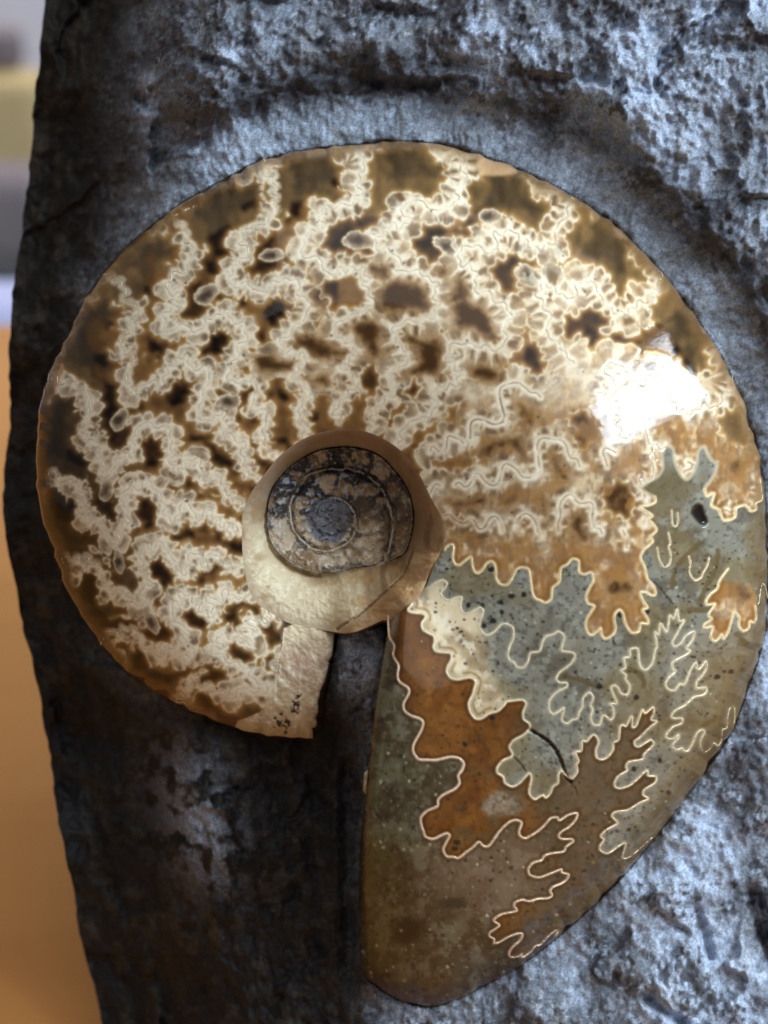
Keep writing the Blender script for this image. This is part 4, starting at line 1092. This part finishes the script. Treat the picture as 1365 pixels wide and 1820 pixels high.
side = sample(fill(chaikin(TR('U', '1100,760 1060,890 940,1020 790,1160 640,1240 640,1330 1250,1200 1330,800'), 1, True)).astype(np.float32), Xu, Yu)
mix(cu_, rgb(166, 128, 86), boxblur(side.astype(np.float32), 3) * .7); mix(cu_, rgb(206, 174, 128), side * sstep(.48, .68, sample(fbm(RH, RW, 12, 205, 3, 2.5, .8), Xu, Yu)) * .7)
# inner whorl: blue-black, white and tan patches
iw = np.empty_like(cu_); iw[:] = rgb(190, 172, 144)
mix(iw, rgb(226, 214, 190), sstep(.42, .6, un20) * .8)
up = sstep(.45, -.55, np.sin(th + .1))[:, None]
mix(iw, rgb(120, 92, 62), sstep(.5, .62, un45) * .7)
mix(iw, rgb(40, 42, 54), up * sstep(.40, .53, un20 + .25 * (un45 - .5)) * .95)
mix(iw, rgb(62, 54, 46), sstep(.6, .68, un20) * .6)
mix(iw, rgb(84, 98, 128), up * sstep(.52, .66, un8) * .6)
mix(iw, rgb(228, 222, 210), sstep(.58, .68, un8) * .55)
co = np.empty_like(cu_); co[:] = rgb(118, 122, 132)
mix(co, rgb(52, 54, 60), sstep(.5, .64, un8) * .8); mix(co, rgb(152, 160, 176), sstep(.55, .68, un3 * .6 + un8 * .4) * .8)
mix(co, rgb(70, 58, 50), sstep(.5, .7, un20) * .5)
corem = sstep(44, 36, rs_ + (un20 - .5) * 16)
iw = iw * (1 - corem[..., None]) + co * corem[..., None]
mix(iw, rgb(132, 104, 74), sstep(.3, .8, np.cos(ts_ - .2)) * sstep(30, 60, rs_) * .5 * sstep(.4, .6, un45))
ribs = .5 + .5 * np.sin(ts_ * 19 + fs_ * 9 + wob_ * 5)
mix(iw, rgb(70, 58, 48), ribs ** 3 * .55 * sstep(40, 52, rs_) * sstep(.35, .6, un20))
cu_ = np.where(isw[..., None], cu_, iw)
mix(cu_, rgb(224, 214, 198), np.where(isr, inn * np.exp(-(edge_ / 2.0) ** 2) * .85 * sstep(.34, .46, un8), 0))
mix(cu_, rgb(40, 34, 30), np.where(isr, inn * np.exp(-((edge_ - 5) / 2.0) ** 2) * .6 * sstep(.45, .55, un8), 0))
mix(cu_, rgb(222, 212, 196), np.exp(-((R_ - Rin[:, None] - 1) / 2.6) ** 2) * (.35 + .6 * low) * sstep(.38, .5, un8))
mix(cu_, rgb(44, 38, 34), np.exp(-((R_ - Rin[:, None] + 4) / 2.0) ** 2) * .45 * sstep(.42, .55, un8))
Vu = to_local(Xu, Yu, Zu).reshape(-1, 3); Cu = lin(np.clip(cu_, 0, 1)).reshape(-1, 3)
Fu = grid_faces(NA + 1, NR)
if np.cross(Vu[Fu[900, 1]] - Vu[Fu[900, 0]], Vu[Fu[900, 2]] - Vu[Fu[900, 0]])[2] < 0:
    Fu = Fu[:, ::-1]
Nu = grid_normals(Vu, NA + 1, NR)
if Nu[NR * 50 + 60, 2] < 0:
    Nu = -Nu
fk = np.where(isw, 2, np.where(rs_ > 46 * 2.5 ** ((ts_ - .35) / (2 * np.pi)), 1, 0)).reshape(-1)[Fu].max(1)
for code, nm in ((2, 'umbilical_wall'), (1, 'inner_whorl'), (0, 'innermost_whorl')):
    sub_mesh(nm, Vu, Fu[fk == code], M_SHELL, ammonite, Cu, Nu)
# apron of shell below the funnel: closes the break down to the stone
low_i = (th > .75) & (th < 2.1)
skirt('broken_shell_edge', np.stack([Xu[low_i, -1], Yu[low_i, -1]], 1), Zu[low_i, -1], 70, 4,
      lin(np.tile(rgb(150, 116, 76), (low_i.sum(), 1))), M_SHELL)
# small cream chip of shell on the broken edge
cp = TR('S', '895,1125 915,1110 945,1108 938,1160 930,1215 920,1280 905,1262 885,1240 892,1190'); cp[:, 0] -= 2
cz = 78.
cc_ = cp.mean(0); vv = []; 
for s_, dz in ((1.0, -26), (1.0, 2), (.62, 7), (.0, 8)):
    p_ = cc_ + (cp - cc_) * s_
    vv.append(to_local(p_[:, 0], p_[:, 1], cz + dz + 3 * rng.random(len(cp))))
n_ = len(cp); ff = []
for a_ in range(3):
    for i_ in range(n_):
        j_ = (i_ + 1) % n_; ff.append((a_ * n_ + i_, a_ * n_ + j_, (a_ + 1) * n_ + j_, (a_ + 1) * n_ + i_))
ccol = lin(np.clip(rgb(214, 190, 148) * (.7 + .5 * rng.random((4 * n_, 1))), 0, 1))
mesh_obj('shell_chip', np.concatenate(vv), ff, M_SHELL, ammonite, ccol)

# ---------------------------------------------------------------- the stone block
ST = 3.0
GX = np.arange(-60, 1600, ST); GY = np.arange(-260, 2160, ST)
nx, ny = len(GX), len(GY)
bx, by = np.meshgrid(GX, GY)
EDGE = TR('P', '92,-260 86,-120 80,0 70,110 60,200 46,330 36,430 22,560 16,660 15,750 4,880 8,940 20,1000 46,1130 70,1220 84,1310 95,1400 112,1500 130,1600 150,1690 165,1750 178,1820 200,1960 225,2160')
edge_x = np.interp(GY, EDGE[:, 1], EDGE[:, 0])
en = vnoise(1, ny, 14, 301)[0] * 6 + vnoise(1, ny, 5, 302)[0] * 3 + vnoise(1, ny, 50, 303)[0] * 6 - 7.5
edge_x = edge_x + en
right_x = 1540 + 30 * vnoise(1, ny, 60, 304)[0]
# squeeze columns so that the sheet starts exactly on the stone's left edge
f = (bx - GX[0]) / (GX[-1] - GX[0])
bx = edge_x[:, None] + (right_x - edge_x)[:, None] * f
hN = lambda cell, seed, o=4, ax=1., ay=1.: fbm(ny, nx, cell / ST, seed, o, ax, ay)
# distance outside the ammonite outline, and angle round it
og = np.concatenate([outer_s[::3], [(640, 1600), (642, 1500), (660, 1370), (676, 1220), (692, 1100), (600, 1120)]])
Dm = np.full(bx.shape, 1e9, np.float32); ins = np.zeros(bx.shape, bool)
for (ax_, ay_), (cx_, cy_) in zip(og, np.roll(og, -1, 0)):
    vx, vy = cx_ - ax_, cy_ - ay_
    t = np.clip(((bx - ax_) * vx + (by - ay_) * vy) / (vx * vx + vy * vy + 1e-9), 0, 1)
    np.minimum(Dm, np.hypot(bx - ax_ - t * vx, by - ay_ - t * vy), out=Dm)
    if abs(vy) > 1e-9:
        c = ((ay_ <= by) & (cy_ > by)) | ((cy_ <= by) & (ay_ > by))
        ins ^= c & (bx < ax_ + (by - ay_) / vy * vx)
Dm = np.where(ins, -Dm, Dm)
phi = np.arctan2(850 - by, bx - 690)                         # 0 right, +90 up
topw = sstep(-.35, .5, np.sin(phi)) * sstep(120, 420, bx)     # upper and right side: plateau
lefw = sstep(330, 60, bx)
n400, n160, n60, n25, n11 = hN(420, 311, 3), hN(170, 312, 4), hN(64, 313, 4), hN(26, 314, 3), hN(11, 315, 2)
vst = hN(26, 316, 3, .55, 2.6)                                # upright tool marks
Z = -18 + (n400 - .5) * 26 + (n160 - .5) * 34
rise = sstep(78, 190, Dm + (n160 - .5) * 60)
Z += topw * (rise * 74 - 8 * sstep(90, 0, Dm))
Z += topw * rise * (n60 - .5) * 34
# lip that overhangs the carved trough, upper middle to right
lipc = chaikin(TR('P', '420,190 560,150 700,150 830,185 960,235 1080,300 1190,370 1290,470 1365,600'), 2)
ld2 = np.full(bx.shape, 200., np.float32)
for (ax_, ay_), (cx_, cy_) in zip(lipc[:-1], lipc[1:]):
    vx, vy = cx_ - ax_, cy_ - ay_
    t = np.clip(((bx - ax_) * vx + (by - ay_) * vy) / (vx * vx + vy * vy), 0, 1)
    np.minimum(ld2, np.hypot(bx - ax_ - t * vx, by - ay_ - t * vy), out=ld2)
Z += 26 * np.exp(-((ld2) / 62) ** 2) * sstep(60, 120, Dm)
# left flank falls away to the edge
xl = bx - edge_x[:, None]
Z -= 230 * sstep(360, 0, xl) ** 1.3 * (.75 + .5 * n160)
Z -= 28 * sstep(430, 120, bx) * sstep(-.3, .4, n160)
# lower left hollow with a brighter facet, lower right gentle slope
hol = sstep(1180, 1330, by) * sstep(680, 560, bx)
Z -= hol * (46 + 40 * (n160 - .4))
fac = chaikin(TR('S', '-40,820 0,800 200,900 380,1010 400,1300 420,1500 330,1700 150,1760 60,1640 -30,1450 -120,1250 -140,1000'), 1, True)
ff_ = np.exp(-(((bx - 350 - (by - 1440) * .22) / 84) ** 2 + ((by - 1450) / 150) ** 2) * 1.1)
Z += hol * 62 * ff_ - hol * 40 * np.exp(-(((bx - 262) / 40) ** 2 + ((by - 1440) / 110) ** 2))
Z -= hol * 26 * np.exp(-(((bx - 545) / 90) ** 2 + ((by - 1470) / 210) ** 2))
lr = sstep(900, 1200, bx) * sstep(1300, 1560, by)
Z += lr * (n160 - .5) * 40
for (gx0, gy0, gx1, gy1, w_, d_) in ((1340, 1590, 1372, 1700, 12, 40), (1238, 1620, 1262, 1700, 9, 26), (1150, 1775, 1215, 1822, 9, 34), (640, 140, 760, 152, 10, 9), (560, 128, 660, 145, 8, 7)):
    vx, vy = gx1 - gx0, gy1 - gy0
    t = np.clip(((bx - gx0) * vx + (by - gy0) * vy) / (vx * vx + vy * vy), 0, 1)
    Z -= d_ * np.exp(-(np.hypot(bx - gx0 - t * vx, by - gy0 - t * vy) / w_) ** 2)
# notch under the broken ends
notch = sstep(560, 610, bx) * sstep(720, 680, bx) * sstep(1090, 1120, by)
Z += notch * sstep(1330, 1150, by) * 70
Z -= sstep(30, 0, np.abs(bx - 622)) * sstep(1290, 1400, by) * sstep(1790, 1700, by) * 40
# texture: chipped crystalline grain
grain = (n60 - .5) * 16 + (n25 - .5) * 13 + (n11 - .5) * 6.5
ridged = 1 - np.abs(2 * hN(34, 321, 3) - 1)
trough = sstep(100, 40, Dm) * sstep(0, 8, Dm)
Z += (grain + (ridged - .6) * 12 * (.4 + topw)) * (1 - .6 * trough * topw)
Z += (vst - .5) * 9 * topw * rise
rad = np.sin(np.arctan2(by - 850, bx - 690) * 260 + n25 * 14)
Z += trough * topw * rad * 2.0 * n60
Z -= 4 * np.exp(-(Dm / 7.) ** 2) * (Dm > 0)
# broken facets: each patch of the stone has its own small tilt
def facets(cell, amp, seed):
    r = np.random.default_rng(seed); best = np.full(bx.shape, 1e9, np.float32); out = np.zeros(bx.shape, np.float32)
    wx = bx + (n60 - .5) * cell * .9; wy = by + (n160 - .5) * cell * .9
    for cy in np.arange(-300, 2260, cell):
        for cx in np.arange(-60, 1640, cell):
            x = cx + r.uniform(-.45, .45) * cell; y = cy + r.uniform(-.45, .45) * cell; gx_, gy_ = r.normal(0, amp, 2); zz = r.normal(0, amp * cell * .18)
            j0, j1 = int(max(0, (x - 2.1 * cell + 60) / ST)), int(min(nx, (x + 2.1 * cell + 60) / ST)); i0, i1 = int(max(0, (y - 1.6 * cell + 260) / ST)), int(min(ny, (y + 1.6 * cell + 260) / ST))
            if j1 <= j0 or i1 <= i0:
                continue
            dx = wx[i0:i1, j0:j1] - x; dy = wy[i0:i1, j0:j1] - y; d = dx * dx * 1.2 + dy * dy * .8
            b = d < best[i0:i1, j0:j1]
            best[i0:i1, j0:j1][b] = d[b]; out[i0:i1, j0:j1][b] = (gx_ * dx + gy_ * dy + zz)[b]
    return boxblur(np.clip(out, -amp * cell, amp * cell), 1, 1)


Z += (facets(130, .15, 51) + facets(46, .11, 52)) * (1 - .85 * trough * topw) * (.45 + .55 * sstep(20, 120, Dm)) * (1 - .4 * hol)
# under the ammonite the stone stays well below the polished face
dep = np.where(Dm < 0, -np.clip(-Dm * .9, 0, 70), 0)
Z = np.where((Dm < 0), np.minimum(Z, -22) + dep, Z)
Z = np.where((Dm >= 0) & (Dm < 40) & (notch < .2), np.minimum(Z, -3 + Dm * .9 + (n25 - .5) * 14), Z)
# stone: dark blue-grey, pale crystals, brown rind; window sheen and shade painted in
ccol = np.empty(bx.shape + (3,), np.float32); ccol[:] = rgb(116, 122, 132)
chalk_sheen = hN(110, 331, 5); bl2 = hN(24, 332, 4); bl3 = hN(8, 333, 2)
mix(ccol, rgb(58, 60, 66), sstep(.50, .66, bl2) * .7)
mix(ccol, rgb(176, 190, 210), sstep(.44, .62, chalk_sheen + .22 * sstep(700, 1300, bx) - .1) * .85)  # chalky patches with the window sheen painted in, stronger toward the right
mix(ccol, rgb(190, 200, 214), sstep(.53, .66, .5 * bl2 + .5 * bl3) * .7)
mix(ccol, rgb(46, 46, 50), sstep(.54, .68, bl3 * .4 + n60 * .6) * .7)
band = np.exp(-((ld2) / 58) ** 2) * sstep(70, 110, Dm)  # shade of the slope below the lip, painted as a dark band
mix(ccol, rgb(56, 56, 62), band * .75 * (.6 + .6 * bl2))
mix(ccol, rgb(176, 190, 208), trough * topw * .7 * (.55 + .6 * bl2))  # light on the flat trough floor, painted in as a paler tone
rind_shade = np.clip(sstep(230, 60, xl + (n60 - .5) * 110) + sstep(1180, 1330, by) * sstep(700, 560, bx), 0, 1)  # brown rind plus painted shade of the left flank and lower left hollow
mix(ccol, rgb(24, 20, 17), rind_shade * .97); mix(ccol, rgb(30, 30, 33), hol * .7); mix(ccol, rgb(62, 50, 36), rind_shade * sstep(.52, .68, hN(40, 341, 3, .5, 2)) * .4)
mix(ccol, rgb(168, 178, 196), hol * ff_ * .8 * sstep(.32, .55, bl2))
mix(ccol, rgb(120, 112, 96), sstep(.6, .72, n25) * .2)
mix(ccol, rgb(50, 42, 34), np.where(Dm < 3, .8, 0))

W_EXTRA = 26                                                     # rows that carry the sheet round to the back
rockV = to_local(bx, by, Z)
BACK = -62 / 1000.


def to_world(v):
    return v @ ROT.T


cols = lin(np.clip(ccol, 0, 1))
# closed block: front sheet, four flanks, back
def ring_idx():
    top = np.arange(nx); rightc = np.arange(1, ny) * nx + nx - 1
    bot = (ny - 1) * nx + np.arange(nx - 2, -1, -1); leftc = np.arange(ny - 2, 0, -1) * nx
    return np.concatenate([top, rightc, bot, leftc])


fv = rockV.reshape(-1, 3).copy()
ri = ring_idx()
ringv = fv[ri]
cen = np.array([.008, -.002, 0])
layers = []
rg = np.random.default_rng(5)
for i, (fz, ins_) in enumerate(((.12, .012), (.3, .03), (.55, .05), (.8, .09), (1., .16))):
    lay = ringv.copy()
    lay[:, 2] = ringv[:, 2] + (BACK - ringv[:, 2]) * fz
    lay[:, :2] = cen[:2] + (ringv[:, :2] - cen[:2]) * (1 - ins_)
    wob = np.convolve(rg.random(len(ri)) - .5, np.ones(15) / 15, 'same')[:, None] * .012
    lay[:, :2] += wob
    layers.append(lay)
allv = np.concatenate([fv] + layers + [np.array([[cen[0], cen[1], BACK]])])
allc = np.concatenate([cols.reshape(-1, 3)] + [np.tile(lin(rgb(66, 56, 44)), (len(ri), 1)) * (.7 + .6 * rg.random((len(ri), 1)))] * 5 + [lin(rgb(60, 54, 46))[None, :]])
m_ = len(ri); base = len(fv)
faces = [grid_faces(ny, nx)[:, ::-1]]
prev = ri
for i in range(5):
    cur = base + i * m_ + np.arange(m_)
    faces.append(np.stack([prev, np.roll(prev, -1), np.roll(cur, -1), cur], 1)[:, ::-1])
    prev = cur
last = len(allv) - 1
tri = np.stack([prev, np.roll(prev, -1), np.full(m_, last), np.full(m_, last)], 1)
faces_q = np.concatenate(faces)
# the foot of the block is cut flat where it stands on the table
wv = to_world(allv)
wv[:, 2] = np.maximum(wv[:, 2], TABLE_Z + .0006)
allv = wv @ ROT
fo = faces_q[0]
if np.cross(allv[fo[1]] - allv[fo[0]], allv[fo[2]] - allv[fo[0]])[2] < 0:
    faces_q = faces_q[:, ::-1]
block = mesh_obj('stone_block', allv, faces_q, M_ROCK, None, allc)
block['label'] = 'rough dark blue-grey stone block holding the polished ammonite'
block['category'] = 'stone'
ammonite.matrix_world = ROT4
block.matrix_world = ROT4

# ---------------------------------------------------------------- table and the blurred room behind it
def world_at(pxx, pyy, depth_t):
    """point on the sight line of a photo px, depth_t times the focal distance away"""
    c = np.array([0, 0, CAM_D]); p = np.array([(pxx - 682.5) * PXM, (910 - pyy) * PXM, 0])
    return (c + (p - c) * depth_t) @ ROT.T


def t_for_plane(pyy, z):
    yy = (910 - pyy) * PXM
    return (CAM_D * ROT[2, 2] - z) / (CAM_D * ROT[2, 2] - yy * ROT[2, 1])


def rounded_box(name, size, mat, bevel, loc=(0, 0, 0), rot=0.0, parent=None, puff=0.0):
    bm = bmesh.new(); bmesh.ops.create_cube(bm, size=1)
    bmesh.ops.scale(bm, vec=size, verts=bm.verts)
    bmesh.ops.bevel(bm, geom=bm.edges[:], offset=bevel, segments=4, profile=.5, affect='EDGES')
    if puff:
        bmesh.ops.subdivide_edges(bm, edges=bm.edges[:], cuts=2, use_grid_fill=True)
        for v in bm.verts:
            k = max(0, 1 - (v.co.x / (size[0] / 2)) ** 2) * max(0, 1 - (v.co.y / (size[1] / 2)) ** 2)
            v.co.z += puff * k * (1 if v.co.z > 0 else 0)
    me = bpy.data.meshes.new(name); bm.to_mesh(me); bm.free()
    for p in me.polygons:
        p.use_smooth = True
    me.materials.append(mat)
    o = link(bpy.data.objects.new(name, me), parent); o.location = loc; o.rotation_euler = (0, 0, rot)
    return o


def simple_mat(name, c1, c2, scale, rough, stretch=(1, 1, 1), bump=.1):
    m, nt, b = nodes_of(name)
    tc = nt.nodes.new('ShaderNodeTexCoord'); mp = nt.nodes.new('ShaderNodeMapping')
    mp.inputs['Scale'].default_value = stretch
    nt.links.new(tc.outputs['Object'], mp.inputs['Vector'])
    n = add_noise(nt, scale, 6, .6, .6, mp.outputs['Vector'])
    r = add_ramp(nt, n.outputs['Fac'], [(.3, c1), (.7, c2)])
    nt.links.new(r.outputs['Color'], b.inputs['Base Color']); b.inputs['Roughness'].default_value = rough; b.inputs['Specular IOR Level'].default_value = .15
    add_bump(nt, b, n.outputs['Fac'], bump, .002)
    return m


WOOD = simple_mat('orange_wood', (.42, .18, .042), (.47, .21, .055), 6, .6, (1, 6, 6), .02)
FLOOR = simple_mat('floor_boards', (.14, .125, .14), (.20, .18, .20), 4, .5, (1, 8, 1))
LAV = simple_mat('lavender_cloth', (.82, .80, .92), (.88, .86, .95), 30, .9)
YEL = simple_mat('ochre_cloth', (.52, .40, .20), (.60, .46, .25), 40, .9)
MAU = simple_mat('mauve_cloth', (.20, .165, .175), (.25, .21, .22), 30, .9)
DRK = simple_mat('dark_cloth', (.03, .03, .035), (.05, .05, .055), 30, .8)
far_t = t_for_plane(572, TABLE_Z)
fe = world_at(20, 572, far_t)
tbl = link(bpy.data.objects.new('table', None)); tbl.location = (0, 0, TABLE_Z)
tbl['kind'] = 'structure'
y_near, y_far = -.55, float(fe[1])
rounded_box('table_top', (1.5, y_far - y_near, .028), WOOD, .004, (0, (y_near + y_far) / 2, -.014), 0, tbl)
for sx in (-.68, .68):
    for sy in (y_near + .06, y_far - .06):
        rounded_box('leg', (.05, .05, .712), WOOD, .004, (sx, sy, -.384), 0, tbl)
fl = rounded_box('floor', (7, 7, .05), FLOOR, .005, (0, 2.0, TABLE_Z - .74 - .025)); fl['kind'] = 'structure'


def prop(name, cat, label, py0, t, mat, w, d=.05, pxc=60, bottom=None):
    front = world_at(pxc, py0, t)
    t2 = t * (1 + d / max(front[1] - float((ROT @ np.array([0, 0, CAM_D]))[1]), .1))
    top = world_at(pxc, py0, t2)[2]
    bot = TABLE_Z - .74 if bottom is None else bottom
    o = rounded_box(name, (w, d, top - bot), mat, min(d, w) * .3, (front[0] - w / 2, front[1] + d / 2, (top + bot) / 2), 0)
    o['label'] = label; o['category'] = cat
    return o, top


LAV2 = simple_mat('blue_lavender_cloth', (.42, .44, .66), (.50, .52, .74), 30, .9)
prop('padded_seat', 'seat', 'blurred pale lavender seat just beyond the table edge', 482, far_t * 1.30, LAV2, .5)
prop('padded_seat', 'seat', 'blurred dark seat behind the lavender one', 432, far_t * 1.55, DRK, .7)
prop('padded_seat', 'seat', 'blurred mauve grey seat between the dark and yellow ones', 276, far_t * 1.9, MAU, .9)
_, ytop = prop('padded_seat', 'seat', 'blurred ochre yellow seat at the upper left', 112, far_t * 2.3, YEL, 1.1)
prop('curtain', 'curtain', 'blurred pale lavender curtain in the top left corner', -420, far_t * 3.0, LAV, 2.0)
prop('small_box', 'box', 'small dark blurred object on top of the yellow seat', 40, far_t * 2.31, MAU, .10, .03, 26, ytop)
